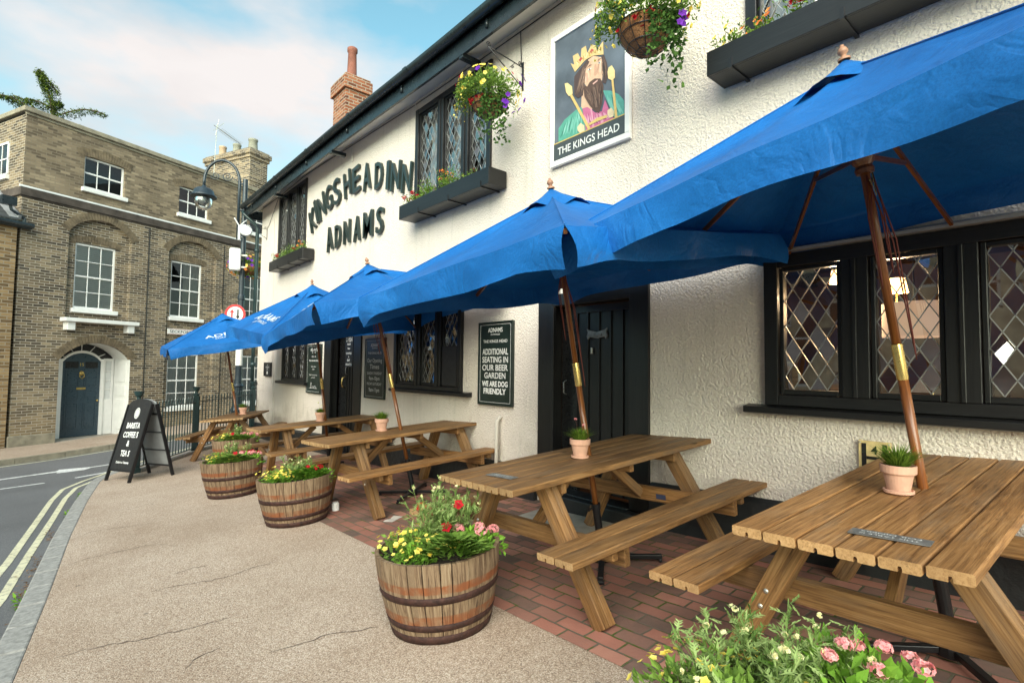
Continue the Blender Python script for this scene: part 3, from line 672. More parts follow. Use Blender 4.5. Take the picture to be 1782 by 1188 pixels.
def casement(par, x0, x1, z0, z1, mull, sill=None, y=.03, post=.07, board=None, name='window', lead_top=False, mw=.1, fr=.035):
    """black timber window; mull = list of (xa,xb) mullions"""
    mb = MB()
    zt = z1
    mb.box(x0, x0+post, y-.05, y+.07, z0, zt); mb.box(x1-post, x1, y-.05, y+.07, z0, zt)
    mb.box(x0+post, x1-post, y-.045, y+.07, zt-post, zt); mb.box(x0+post, x1-post, y-.045, y+.07, z0, z0+post*.8)
    for a, b in mull:
        mb.box(a, b, y-.048, y+.07, z0+post*.8, zt-post); mb.box((a+b)/2-.012, (a+b)/2+.012, y-.062, y-.048, z0+post*.8, zt-post)
    lights = []; e = x0+post
    for a, b in mull+[(x1-post, x1)]:
        lights.append((e, a)); e = b
    for a, b in lights:
        for q in ((a+.004, a+fr, z0+post*.8, zt-post), (b-fr, b-.004, z0+post*.8, zt-post), (a+fr, b-fr, z0+post*.8, z0+post*.8+fr*1.3), (a+fr, b-fr, zt-post-fr, zt-post)):
            mb.box(q[0], q[1], y-.02, y+.04, q[2]+.002, q[3]-.002)
    w = mb.build(name, MT['blackwood'], par, bev=.004)
    for i, (a, b) in enumerate(lights):
        zb = z0+post*.8+fr*1.3
        if board and i == board[0]:
            m2 = MB(); m2.box(a+fr, b-fr, y-.035, y+.01, zb-.02, board[1]); m2.build('black_panel', MT['boardblack'], w)
            zb = board[1]
        leaded(w, a+fr, b-fr, zb, zt-post-fr, y+.01, dw=.103 if name == 'window' else .103)
    if sill:
        m3 = MB(); m3.prism([(-.10, sill[2]), (-.10, sill[3]-.012), (-.02, sill[3]), (.10, sill[3]), (.10, sill[2]), (-.07, sill[2]-.008)], sill[0], sill[1]); m3.build('sill', MT['blackwood'], w, bev=.004)
    return w
per = .515
ml = [(-1.16+i*per, -1.01+i*per) for i in range(4)]
wr = casement(inn, -1.64, .52, 1.165, 2.2, ml, sill=(-1.77, .62, 1.11, 1.163), y=0.0, post=.09, mw=.15, fr=.03)
mb = MB(); mb.prism([(-.09, 2.205), (-.09, 2.225), (.02, 2.262), (.02, 2.205)], -1.68, .56); mb.build('lead_flashing', MT['lead'], wr)
w3 = casement(inn, -7.0, -5.31, 1.09, 2.19, [(-6.42, -6.27), (-5.9, -5.76)], sill=(-7.03, -5.12, 1.045, 1.095), y=0.0, post=.07, fr=.03, board=(2, 1.66))
mb = MB(); mb.prism([(-.07, 2.192), (-.07, 2.205), (.02, 2.225), (.02, 2.192)], -7.03, -5.28); mb.build('lead_flashing', MT['lead'], w3)
w4 = casement(inn, -12.06, -10.64, 1.06, 2.02, [(-11.62, -11.52), (-11.17, -11.07)], sill=(-12.3, -10.5, 1.005, 1.065), y=0.0, post=.06, fr=.025)
w5 = casement(inn, -6.54, -4.80, 3.62, 5.06, [(-5.96, -5.82), (-5.40, -5.26)], y=0.02, post=.08, fr=.025, name='upper_window')
w6 = casement(inn, -12.66, -10.9, 3.76, 5.26, [(-12.08, -11.96), (-11.48, -11.36)], y=0.02, post=.08, fr=.025, name='upper_window')
w7 = casement(inn, -1.76, .1, 3.68, 5.12, [(-1.16, -1.04), (-.56, -.44)], y=0.02, post=.08, fr=.025, name='upper_window')
# rooms behind the windows
def room(name, x0, x1, y0, y1, z0, z1, mat):
    mb = MB(); vs = [(x, y, z) for x in (x0, x1) for y in (y0, y1) for z in (z0, z1)]
    mb.add(vs, [(0, 1, 3, 2), (4, 6, 7, 5), (2, 3, 7, 6), (0, 2, 6, 4), (1, 5, 7, 3)]); return mb.build(name, mat, inn)
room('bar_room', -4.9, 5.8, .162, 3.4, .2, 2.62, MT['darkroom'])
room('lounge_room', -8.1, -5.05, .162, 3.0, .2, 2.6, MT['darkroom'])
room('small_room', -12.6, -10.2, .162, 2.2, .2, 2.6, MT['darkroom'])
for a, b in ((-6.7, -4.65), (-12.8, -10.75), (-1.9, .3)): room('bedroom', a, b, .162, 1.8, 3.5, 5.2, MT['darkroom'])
def drape(name, x0, x1, z0, z1, y, mat, par=inn, amp=.02, wl=.11, T=None):
    mb = MB(T); n = max(4, int(abs(x1-x0)/.02)); ph = rnd.uniform(0, 6)
    vs = [(lerp(x0, x1, i/n), y+amp*math.sin(i/n*(x1-x0)/wl*2*PI+ph+.6*math.sin(i*.3)), z) for i in range(n+1) for z in (z0, z1)]
    mb.add(vs, [(2*i, 2*i+2, 2*i+3, 2*i+1) for i in range(n)]); return mb.build(name, mat, par, smooth=True)
for a, b in ((-6.46, -6.2), (-5.9, -5.7), (-5.25, -5.0), (-12.6, -12.4), (-11.95, -11.75)): drape('window_curtain', a, b, 3.65, 5.05, .22, MT['net'])
drape('window_curtain', -1.7, -1.2, 3.7, 5.1, .22, MT['net'])
mb = MB()
for x in (-3.9, -2.6, -1.2, .2, 1.6): mb.box(x, x+.14, .17, 3.35, 2.44, 2.6)
mb.build('ceiling_beams', MT['black'], inn)
# doors of the inn
def inndoor(x0, x1, z0, z1, pl, pr, sx0, sx1, yd, ajar=0):
    m = MB(); m.box(x0, x0+pl, -.03, .12, z0, z1); m.box(x1-pr, x1, -.03, .12, z0, z1); m.box(x0+pl, x1-pr, -.025, .12, z1-.12, z1)
    m.box(x0+pl, x0+pl+.03, -.04, -.0, z0, z1-.12)
    fr = m.build('door_frame', MT['blackwood'], inn, bev=.005)
    m = MB(); m.box(sx0, sx1, yd+.02, yd+.06, z0+.04, z1-.13)
    n = 5; w = (sx1-sx0)/n
    for i in range(n): m.box(sx0+i*w+.007, sx0+(i+1)*w-.007, yd, yd+.02, z0+.05, z1-.2)
    for i in range(n+1): m.box(max(sx0, sx0+i*w-.012), min(sx1, sx0+i*w+.012), yd-.016, yd-.001, z0+.05, z1-.2)
    m.box(sx0, sx1, yd-.018, yd-.0005, z1-.2, z1-.13)
    for i in range(n+1):
        for k in range(7):
            q = sx0+i*w; zc = z0+.2+k*.28
            m.box(min(max(q-.004, sx0), sx1-.008), min(max(q+.004, sx0+.008), sx1), yd-.021, yd-.0165, zc, zc+.008)
    d = m.build('door', MT['blackwood'], inn, bev=.003)
    return d
d1 = inndoor(-3.95, -2.61, gl(-3.3)+.12, 2.14, .2, .2, -3.52, -2.83, .10)
mb = MB(); mb.box(-3.745, -3.53, .115, .16, gl(-3.3)+.12, 2.04); mb.build('side_panel', MT['black'], d1)
mb = MB(); mb.tube([(-3.64, .07, 1.28), (-3.64, .03, 1.26), (-3.64, .03, 1.16), (-3.64, .07, 1.14)], .008, 6); mb.build('handle', MT['oxide'], d1, smooth=True)
mb = MB(); P_ = [(-3.375, 1.71), (-3.36, 1.675), (-3.34, 1.70), (-3.25, 1.685), (-3.16, 1.70), (-3.14, 1.675), (-3.125, 1.71), (-3.14, 1.745), (-3.125, 1.78), (-3.16, 1.765), (-3.25, 1.745), (-3.34, 1.765), (-3.375, 1.78), (-3.36, 1.745)]
mb.poly([(x, z) for x, z in P_], .065, .016); mb.box(-3.31, -3.19, .055, .066, 1.705, 1.73); mb.build('letter_box', MT['oxide'], d1, bev=.002)
mb = MB(); mb.box(-3.33, -3.31, .07, .084, 1.54, 1.6); mb.build('key_cover', MT['bolt'], d1, bev=.004)
mb = MB(); mb.box(-3.72, -2.62, -.16, -.056, gl(-3.2)-.1, gl(-3.2)+.12); mb.box(-3.748, -2.812, -.05, .16, gl(-3.2)-.1, gl(-3.2)+.125); mb.build('doorstep', MT['plinth'], inn, bev=.012)
d2 = inndoor(-9.7, -8.15, gl(-9)+.03, 2.12, .3, .27, -9.0, -8.43, .12)
mb = MB(); mb.box(-9.4, -9.01, .15, .19, gl(-9)+.03, 2.0); mb.build('door_leaf', MT['black'], d2)
mb = MB(); mb.tube([(-9.12, .145, 1.2), (-9.12, .09, 1.17), (-9.12, .08, 1.1), (-9.12, .09, 1.03), (-9.12, .145, 1.0)], .012, 8); mb.build('handle', MT['brass'], d2, smooth=True)
mb = MB(); mb.tube([(-8.94, .11, 1.38), (-8.94, .07, 1.36), (-8.94, .07, 1.26), (-8.94, .11, 1.24)], .009, 6); mb.build('handle', MT['oxide'], d2, smooth=True)
mb = MB(); mb.box(-9.7, -8.15, -.06, .3, gl(-9)-.1, gl(-9)+.028); mb.build('doorstep', MT['plinth'], inn)
mb = MB(); mb.tube([(-9.35, .05, 2.0), (-9.1, -.05, 1.99), (-8.9, -.03, 1.94), (-8.8, .02, 1.95)], [.03, .035, .04, .02], 8); mb.build('door_hood', MT['black'], d2)
# cables and waste pipe
mb = MB(); q = [(-14.3, -.005, 5.3)]
for x, z in ((-12.7, 5.3), (-11.0, 5.34), (-10.0, 5.31), (-8.9, 5.26), (-7.8, 5.22), (-6.6, 5.17), (-4.9, 5.15), (-2, 5.15), (3, 5.15)): q.append((x, -.012, z))
mb.tube(q, .006, 5); mb.tube([(-4.3, -.01, 5.15), (-4.28, -.01, 4.75)], .005, 5); mb.tube([(-12.75, -.01, 5.3), (-13.5, -.01, 4.72)], .005, 5); mb.build('cable', MT['black'], inn)
mb = MB(); mb.tube([(-13.05, -.01, 5.1), (-12.95, -.01, 2.5), (-12.6, -.01, .1)], .008, 5)
mb.tube([(-6.57, -.02, 5.0), (-6.57, -.02, 5.17)], .006, 5); mb.tube([(-8.72, -.015, 5.2), (-8.70, -.015, 5.0), (-8.68, -.02, 4.95)], .012, 6)
mb.build('cream_conduit', MT['soffit'], inn)
mb = MB(); mb.tube([(-4.57, -.06, gl(-4.57)), (-4.57, -.06, .80), (-4.565, -.03, .84), (-4.56, .02, .85)], .021, 10); mb.build('waste_pipe', MT['soffit'], inn, smooth=True)
mb = MB(); mb.tube([(-14.28, -.40, 5.2), (-14.2, -.38, 5.12), (-14.16, -.14, 4.92), (-14.15, -.08, 4.8), (-14.15, -.08, gl(-14)-.1)], .042, 10)
for z in (4.2, 2.55, 1.35): mb.tube([(-14.15, -.08, z), (-14.15, -.08, z+.1)], .056, 10)
mb.build('drainpipe', MT['railpaint'], inn, smooth=True)
# lamps inside the bar
def wallpt(lx, ly, z): return INN @ Vector((lx, ly, z))
def walllamp(lx, ly, z, lab, s=1):
    p = wallpt(lx, ly, z); t = thing('wall_lamp', lab, 'lamp', p, R(-90), 'shaded wall lamps in the bar')
    m = MB(); m.lathe([(.075*s, 0), (.055*s, .11*s)], (0, 0, 0), 16); m.build('lamp_shade', MT['shade'], t, smooth=True)
    m = MB(); m.tube([(0, 0, -.0), (0, 0, -.08*s), (0, .06, -.1*s)], .008, 6); m.lathe([(0, -.13*s), (.025*s, -.1*s), (0, -.07*s)], (0, 0, 0), 10); m.build('bracket', MT['brass'], t)
    ld = bpy.data.lights.new('lamp_bulb', 'POINT'); ld.energy = 30; ld.color = (1, .7, .4); ld.shadow_soft_size = .05; lo = bpy.data.objects.new('lamp_bulb', ld); COL.objects.link(lo); lo.parent = t; lo.location = (0, -.02, -.1*s)
walllamp(-1.52, 1.1, 2.13, 'small glowing cream shade of a lamp seen through the left light of the big window', 1.0)
walllamp(-1.22, 1.5, 2.06, 'small glowing cream lamp seen through the middle light, above the drum shade', 1.1)
t = thing('pendant_lamp', 'wide pale drum lampshade hanging inside the big leaded window', 'lamp', wallpt(-1.0, 1.0, 1.66), R(-90))
mb = MB(); mb.lathe([(.2, 0), (.2, .25)], (0, 0, 0), 32); mb.build('lamp_shade', MT['drum'], t, smooth=True)
mb = MB(); mb.tube([(0, 0, .2), (0, 0, .9)], .006, 6); mb.lathe([(.0, .1), (.04, .13), (.0, .17)], (0, 0, 0), 10); mb.build('flex', MT['black'], t)
for x in (-6.12, -6.0): pass
t = thing('ceiling_lamp', 'small warm spotlights glowing behind the centre light of the middle window', 'lamp', wallpt(-6.05, 1.0, 2.02), R(-90))
mb = MB(); mb.lathe([(0, 0), (.035, .03), (0, .07)], (-.06, 0, 0), 12); mb.lathe([(0, 0), (.035, .03), (0, .07)], (.06, 0, 0), 12); mb.build('bulb', MT['bulb'], t)
mb = MB(); mb.box(-.1, .1, -.02, .02, .07, .09); mb.tube([(0, 0, .09), (0, 0, .5)], .006, 6); mb.build('bar', MT['black'], t)

# ---- raised lettering
def lettering(label, letters, par_z, h):
    t = thing('raised_lettering', label, 'sign', mat=INN)
    for ch, (bx, bz), (tx, tz) in letters:
        ang = -math.atan2(tx-bx, tz-bz); hh = math.hypot(tx-bx, tz-bz)*.97
        m = MB(); m.text(ch, bx, bz, hh, w=None if ch == 'I' else hh*.60*{'M': 1.25, 'W': 1.3, 'N': 1.02}.get(ch, .95), y=-.032, extr=.022, bold=.006, rot=ang)
        if ch == 'I':
            m = MB(); m.text(ch, bx, bz, hh, w=.085, y=-.032, extr=.022, bold=.012, rot=ang)
        m.build('letter', MT['letter'], t, bev=.004)
LT = dict(K=((-10.376, 4.073), (-10.569, 4.523)), I=((-10.156, 4.174), (-10.408, 4.662)), N=((-9.925, 4.225), (-10.108, 4.707)), G=((-9.592, 4.307), (-9.731, 4.782)), S=((-9.227, 4.332), (-9.359, 4.823)))
lettering('arched row of raised dark green letters reading KINGS HEAD INN', [(k, *v) for k, v in LT.items()]+[
    ('H', (-8.79, 4.361), (-8.882, 4.839)), ('E', (-8.437, 4.351), (-8.494, 4.82)), ('A', (-8.047, 4.291), (-8.073, 4.76)), ('D', (-7.631, 4.21), (-7.629, 4.655)),
    ('I', (-7.33, 4.12), (-7.30, 4.57)), ('N', (-7.09, 4.04), (-7.05, 4.49)), ('N', (-6.76, 3.93), (-6.71, 4.37))], 0, .45)
lettering('row of raised dark green letters reading ADNAMS under the inn name', [('A', (-9.535, 3.518), (-9.603, 3.985)), ('D', (-9.172, 3.525), (-9.201, 3.954)), ('N', (-8.80, 3.525), (-8.80, 3.956)),
    ('A', (-8.385, 3.494), (-8.384, 3.94)), ('M', (-7.976, 3.494), (-7.974, 3.936)), ('S', (-7.569, 3.478), (-7.541, 3.899))], 0, .44)

# ---- hanging pictorial sign flat on the wall
t = thing('pub_sign', 'white framed painted sign of a crowned bearded king with THE KINGS HEAD lettered below', 'sign', mat=INN)
mb = MB(); a, b, c, d = -3.78, -2.79, 3.44, 4.80
mb.box(a, b, -.05, -.01, c, c+.055); mb.box(a, b, -.05, -.01, d-.055, d); mb.box(a, a+.05, -.052, -.012, c+.055, d-.055); mb.box(b-.05, b, -.052, -.012, c+.055, d-.055)
mb.build('frame', MT['white'], t, bev=.004)
mb = MB(); mb.box(a+.05, b-.05, -.035, -.014, c+.055, d-.055); mb.build('panel', flat('painted_sky', (.10, .12, .15), .5, var=.45, vs=2.5), t)
def pnt(name, pts, col, k, par=t): m = MB(); m.poly(pts, -.0358-.0008*k, .0005); return m.build(name, paint(col), par)
pc = (.62, .40, .27)
PP = dict(neck=([(-3.36, 4.1), (-3.37, 3.918), (-3.232, 3.85), (-3.2, 3.95), (-3.2, 4.1)], pc, 1),
 robeL=([(-3.671, 3.676), (-3.672, 3.819), (-3.592, 3.881), (-3.436, 3.928), (-3.361, 3.929), (-3.341, 3.836), (-3.285, 3.673)], (.10, .34, .26), 2),
 robeR=([(-3.1, 3.99), (-3.007, 3.95), (-2.916, 3.88), (-2.856, 3.80), (-2.851, 3.659), (-2.956, 3.663), (-3.006, 3.77)], (.10, .34, .28), 2),
 tunic=([(-3.351, 3.911), (-3.287, 3.901), (-3.187, 3.808), (-3.109, 3.793), (-3.075, 3.891), (-3.023, 3.776), (-2.965, 3.666), (-3.304, 3.668)], (.5, .13, .25), 3),
 fold=([(-3.25, 3.87), (-3.23, 3.86), (-3.2, 3.68), (-3.225, 3.68)], (.62, .28, .38), 4), fold2=([(-3.14, 3.78), (-3.12, 3.78), (-3.09, 3.68), (-3.12, 3.68)], (.62, .28, .38), 4),
 face=([(-3.289, 4.361), (-3.345, 4.298), (-3.348, 4.184), (-3.288, 4.088), (-3.198, 4.06), (-3.11, 4.09), (-3.093, 4.204), (-3.119, 4.314), (-3.217, 4.374)], pc, 4),
 cheek=([(-3.33, 4.25), (-3.29, 4.24), (-3.27, 4.16), (-3.31, 4.15)], (.66, .33, .24), 5),
 nose=([(-3.20, 4.28), (-3.18, 4.28), (-3.155, 4.18), (-3.19, 4.165), (-3.21, 4.18)], (.52, .3, .2), 5),
 hairL=([(-3.29, 4.368), (-3.401, 4.308), (-3.458, 4.273), (-3.461, 4.172), (-3.457, 4.082), (-3.408, 4.034), (-3.343, 4.038), (-3.334, 4.149), (-3.335, 4.265), (-3.262, 4.334)], (.075, .045, .04), 5),
 hairR=([(-3.119, 4.321), (-3.084, 4.2), (-3.093, 4.107), (-3.11, 4.072), (-3.067, 4.04), (-3.033, 4.109), (-3.05, 4.227), (-3.085, 4.326)], (.075, .045, .04), 5),
 beard=([(-3.343, 4.139), (-3.288, 4.102), (-3.261, 4.134), (-3.198, 4.143), (-3.127, 4.114), (-3.092, 4.037), (-3.092, 3.953), (-3.109, 3.863), (-3.143, 3.785), (-3.187, 3.822), (-3.259, 3.905), (-3.324, 4.016)], (.10, .055, .04), 6),
 lock=([(-3.22, 4.07), (-3.19, 4.05), (-3.16, 3.85), (-3.19, 3.86)], (.19, .12, .09), 7), mouth=([(-3.22, 4.105), (-3.16, 4.118), (-3.16, 4.102), (-3.215, 4.09)], (.6, .35, .3), 7),
 eyeL=([(-3.29, 4.262), (-3.26, 4.272), (-3.235, 4.262), (-3.26, 4.25)], (.75, .75, .72), 6), eyeR=([(-3.16, 4.272), (-3.14, 4.282), (-3.12, 4.272), (-3.14, 4.262)], (.75, .75, .72), 6),
 irisL=([(-3.268, 4.268), (-3.252, 4.268), (-3.252, 4.252), (-3.268, 4.252)], (.05, .12, .15), 7), irisR=([(-3.148, 4.279), (-3.134, 4.279), (-3.134, 4.264), (-3.148, 4.264)], (.05, .12, .15), 7),
 browL=([(-3.30, 4.285), (-3.26, 4.303), (-3.225, 4.29), (-3.26, 4.292)], (.09, .05, .04), 6), browR=([(-3.17, 4.295), (-3.14, 4.312), (-3.11, 4.30), (-3.14, 4.302)], (.09, .05, .04), 6),
 crown=([(-3.449, 4.314), (-3.508, 4.428), (-3.459, 4.392), (-3.479, 4.489), (-3.412, 4.488), (-3.373, 4.413), (-3.365, 4.511), (-3.309, 4.514), (-3.29, 4.433), (-3.236, 4.494), (-3.182, 4.455), (-3.173, 4.408), (-3.095, 4.46), (-3.09, 4.328), (-3.217, 4.374), (-3.308, 4.375)], (.62, .44, .2), 7),
 jewel=([(-3.40, 4.41), (-3.375, 4.43), (-3.35, 4.41), (-3.375, 4.385)], (.4, .06, .06), 8), jewel2=([(-3.26, 4.43), (-3.235, 4.45), (-3.21, 4.43), (-3.235, 4.405)], (.4, .06, .06), 8),
 sc1=([(-3.511, 4.096), (-3.485, 4.103), (-3.246, 3.681), (-3.276, 3.677)], (.66, .45, .16), 8), sc1h=([(-3.585, 4.252), (-3.546, 4.243), (-3.486, 4.182), (-3.476, 4.104), (-3.525, 4.097), (-3.565, 4.154)], (.72, .55, .26), 9),
 sc2=([(-2.996, 4.046), (-2.974, 4.043), (-2.924, 3.658), (-2.953, 3.658)], (.66, .45, .16), 8), sc2h=([(-3.028, 4.176), (-2.991, 4.181), (-2.957, 4.118), (-2.954, 4.049), (-2.99, 4.037), (-3.033, 4.075), (-3.041, 4.14)], (.72, .55, .26), 9),
 clasp=([(-3.267, 3.731), (-3.161, 3.75), (-3.048, 3.737), (-3.043, 3.712), (-3.152, 3.714), (-3.258, 3.709)], (.62, .45, .16), 9),
 b1=([(-3.412, 3.745), (-3.369, 3.774), (-3.322, 3.729), (-3.318, 3.677), (-3.368, 3.665), (-3.406, 3.707)], (.68, .55, .35), 9), b2=([(-3.04, 3.775), (-2.998, 3.787), (-2.965, 3.741), (-2.97, 3.695), (-3.015, 3.694), (-3.04, 3.734)], (.68, .55, .35), 9))
NM = dict(neck='painted_neck', robeL='painted_robe', robeR='painted_robe', tunic='painted_tunic', fold='painted_fold', fold2='painted_fold', face='painted_face', cheek='painted_cheek', nose='painted_nose', hairL='painted_hair', hairR='painted_hair', beard='painted_beard', lock='painted_beard_lock', mouth='painted_mouth', eyeL='painted_eye', eyeR='painted_eye', irisL='painted_iris', irisR='painted_iris', browL='painted_brow', browR='painted_brow', crown='painted_crown', jewel='painted_jewel', jewel2='painted_jewel', sc1='painted_sceptre', sc2='painted_sceptre', sc1h='painted_sceptre_head', sc2h='painted_sceptre_head', clasp='painted_clasp', b1='painted_brooch', b2='painted_brooch')
for k, (pts, col, lv) in PP.items(): pnt(NM[k], pts, col, lv)
rs = random.Random(4)
def strands(name, tops, bots, cols, n, w0, w1, k):
    def at(L_, t): i = min(len(L_)-2, int(t*(len(L_)-1))); f = t*(len(L_)-1)-i; return (lerp(L_[i][0], L_[i+1][0], f), lerp(L_[i][1], L_[i+1][1], f))
    ms = [MB() for _ in cols]
    for i in range(n):
        u = (i+rs.uniform(.1, .9))/n; a = at(tops, u); b = at(bots, u); ph = rs.uniform(0, 6); am = rs.uniform(.004, .012); m = ms[rs.randrange(len(cols))]; N_ = 9; q = []
        s0, s1 = rs.uniform(0, .25), rs.uniform(.75, 1)
        for j in range(N_+1): t_ = lerp(s0, s1, j/N_); q.append((lerp(a[0], b[0], t_)+am*math.sin(ph+t_*6), lerp(a[1], b[1], t_), lerp(w0, w1, t_)*math.sin(PI*(j+.4)/(N_+.8))))
        y_ = -.0362-.0008*k-rs.uniform(0, .0006)
        vs = [v for x, z, w in q for v in ((x-w, y_, z), (x+w, y_, z))]; m.add(vs, [(2*j, 2*j+1, 2*j+3, 2*j+2) for j in range(N_)])
    for m, c in zip(ms, cols):
        if m.v: m.build(name, paint(c), t)
HB = [(.16, .095, .07), (.04, .024, .02), (.24, .15, .11)]
strands('beard_strands', [(-3.33, 4.12), (-3.28, 4.09), (-3.2, 4.09), (-3.13, 4.10), (-3.10, 4.05)], [(-3.24, 3.93), (-3.2, 3.85), (-3.16, 3.81), (-3.13, 3.84), (-3.10, 3.92)], HB, 34, .004, .003, 7)
strands('hair_strands', [(-3.33, 4.33), (-3.31, 4.34), (-3.29, 4.35)], [(-3.45, 4.09), (-3.40, 4.05), (-3.35, 4.05)], HB, 22, .004, .005, 6)
strands('hair_strands', [(-3.115, 4.31), (-3.09, 4.31)], [(-3.09, 4.08), (-3.045, 4.06)], HB, 12, .004, .004, 6)
strands('robe_folds', [(-3.55, 3.885), (-3.45, 3.91), (-3.37, 3.92)], [(-3.66, 3.70), (-3.5, 3.69), (-3.32, 3.69)], [(.18, .46, .37), (.05, .20, .16), (.26, .54, .46)], 12, .008, .014, 3)
strands('robe_folds', [(-3.06, 3.96), (-2.95, 3.88)], [(-2.97, 3.68), (-2.86, 3.68)], [(.18, .46, .37), (.05, .20, .16), (.26, .54, .46)], 8, .008, .014, 3)
strands('tunic_folds', [(-3.33, 3.88), (-3.2, 3.80), (-3.08, 3.8)], [(-3.28, 3.68), (-3.15, 3.68), (-3.0, 3.68)], [(.66, .34, .44), (.30, .07, .15)], 13, .006, .01, 4)
strands('face_shading', [(-3.335, 4.29), (-3.31, 4.33), (-3.24, 4.355)], [(-3.33, 4.17), (-3.30, 4.13), (-3.26, 4.15)], [(.70, .47, .33), (.53, .31, .21), (.74, .55, .42)], 9, .012, .01, 4)
strands('face_shading', [(-3.17, 4.35), (-3.12, 4.32)], [(-3.14, 4.13), (-3.105, 4.15)], [(.44, .25, .17), (.66, .44, .32)], 5, .01, .008, 4)
strands('crown_chasing', [(-3.44, 4.42), (-3.3, 4.46), (-3.13, 4.42)], [(-3.42, 4.36), (-3.28, 4.385), (-3.12, 4.35)], [(.42, .26, .08), (.80, .66, .38)], 14, .006, .006, 7)
pnt('name_band', [(-3.73, 3.50), (-2.84, 3.50), (-2.84, 3.665), (-3.73, 3.665)], (.06, .07, .075), 11); pnt('gold_rule', [(-3.73, 3.665), (-2.84, 3.665), (-2.84, 3.675), (-3.73, 3.675)], (.6, .42, .12), 12)
mb = MB(); mb.text('THE KINGS HEAD', -3.285, 3.54, .075, w=.77, y=-.0475, bold=.008); mb.build('writing', MT['whitetext'], t)

# ---- boards on the wall
def wallboard(label, x0, x1, z0, z1, lines, name='chalkboard', cat='notice board', frame=.02, mat='board', fr='board'):
    t = thing(name, label, cat, mat=INN); m = MB(); m.box(x0, x1, -.03, -.003, z0, z1); m.build('panel', MT[mat], t)
    m = MB()
    for q in ((x0, x1, z0, z0+frame), (x0, x1, z1-frame, z1)): m.box(q[0], q[1], -.04, -.0303, q[2], q[3])
    for q in ((x0, x0+frame, z0+frame, z1-frame), (x1-frame, x1, z0+frame, z1-frame)): m.box(q[0], q[1], -.04, -.0303, q[2], q[3])
    m.build('frame', MT[fr], t, bev=.002)
    if name == 'chalkboard':
        m = MB(); e = frame+.012
        for q in ((x0+e, x1-e, z0+e, z0+e+.004), (x0+e, x1-e, z1-e-.004, z1-e), (x0+e, x0+e+.004, z0+e, z1-e), (x1-e-.004, x1-e, z0+e, z1-e)): m.box(*q[:2], -.0325, -.0305, *q[2:])
        m.build('border_line', MT['chalk'], t)
    w = MB(); c = MB()
    for L_ in lines:
        txt, z, h, wd = L_[:4]; (c if len(L_) > 4 and L_[4] == 'c' else w).text(txt, (x0+x1)/2, z, h, w=wd, y=-.032, bold=(L_[5] if len(L_) > 5 else .01))
    if w.v: w.build('writing', MT['whitetext'], t)
    if c.v: c.build('chalk_writing', MT['chalk'], t)
    return t
wallboard('tall dark green board beside the plank door, chalked ADDITIONAL SEATING IN OUR BEER GARDEN', -4.96, -4.35, .97, 1.92, [
    ('ADNAMS', 1.80, .05, .26), ('SOUTHWOLD', 1.765, .018, .17), ('THE KINGS HEAD', 1.68, .034, .43, 'w', .0),
    ('ADDITIONAL', 1.545, .068, .46, 'c', .02), ('SEATING IN', 1.455, .066, .46, 'c', .02), ('OUR BEER', 1.365, .066, .46, 'c', .02), ('GARDEN', 1.275, .066, .38, 'c', .02), ('WE ARE DOG', 1.185, .058, .46, 'w', .03), ('FRIENDLY', 1.10, .062, .40, 'w', .03)])
t = wallboard('tall dark green board chalked with opening times between the open door and the three-light window', -7.97, -7.3, .89, 1.83, [
    ('ADNAMS', 1.70, .05, .28), ('SOUTHWOLD', 1.668, .018, .18), ('THE KINGS HEAD', 1.585, .032, .46, 'w', .0),
    ('Our Opening', 1.455, .062, .50, 'c', .01), ('Times', 1.355, .07, .32, 'c', .01), ('SUNDAY-THURSDAY', 1.265, .042, .5, 'c', .01), ('9am-10pm', 1.18, .055, .36, 'c', .02), ('FRIDAY-SATURDAY', 1.10, .042, .5, 'c', .01), ('9am-11pm', 1.0, .06, .36, 'c', .02)])
t = wallboard('tall dark green board with a lighthouse drawing between the small window and the open door', -10.56, -9.84, .86, 1.8, [
    ('ADNAMS', 1.67, .055, .34), ('SOUTHWOLD', 1.635, .018, .2), ('WELCOME', 1.55, .03, .22, 'c', .01), ('THE KINGS HEAD', 1.47, .034, .5, 'w', .0), ('Full menu', 1.36, .03, .24, 'c', .0), ('daily', 1.31, .03, .1, 'c', .0), ('Beer and wine', 1.20, .03, .4, 'c', .0), ('served', 1.15, .03, .16, 'c', .0)])
mb = MB()
for a, b in (((-10.4, .96), (-10.0, .96)), ((-10.33, .96), (-10.31, 1.06)), ((-10.29, .96), (-10.30, 1.06)), ((-10.33, 1.06), (-10.28, 1.06)), ((-10.24, .96), (-10.2, 1.0)), ((-10.2, 1.0), (-10.15, .97)), ((-10.15, .97), (-10.1, 1.01)), ((-10.1, 1.01), (-10.05, .96))):
    mb.bar((a[0], -.032, a[1]), (b[0], -.032, b[1]), .008, .002, (0, 1, 0))
mb.build('lighthouse_drawing', MT['chalk'], t)
t = wallboard('small black enamel plate with white writing near the corner drainpipe', -13.38, -12.86, 1.13, 1.45, [('THE', 1.375, .02, .08), ('TERRACE', 1.325, .028, .3), ('BAR', 1.28, .024, .1)], name='wall_plate', cat='sign', mat='boardblack', fr='boardblack', frame=.018)
mb = MB(); mb.poly([(-13.12+.045*math.cos(k*PI/3), 1.21+.045*math.sin(k*PI/3)) for k in range(6)], -.033, .002); mb.build('emblem', MT['whitetext'], t)
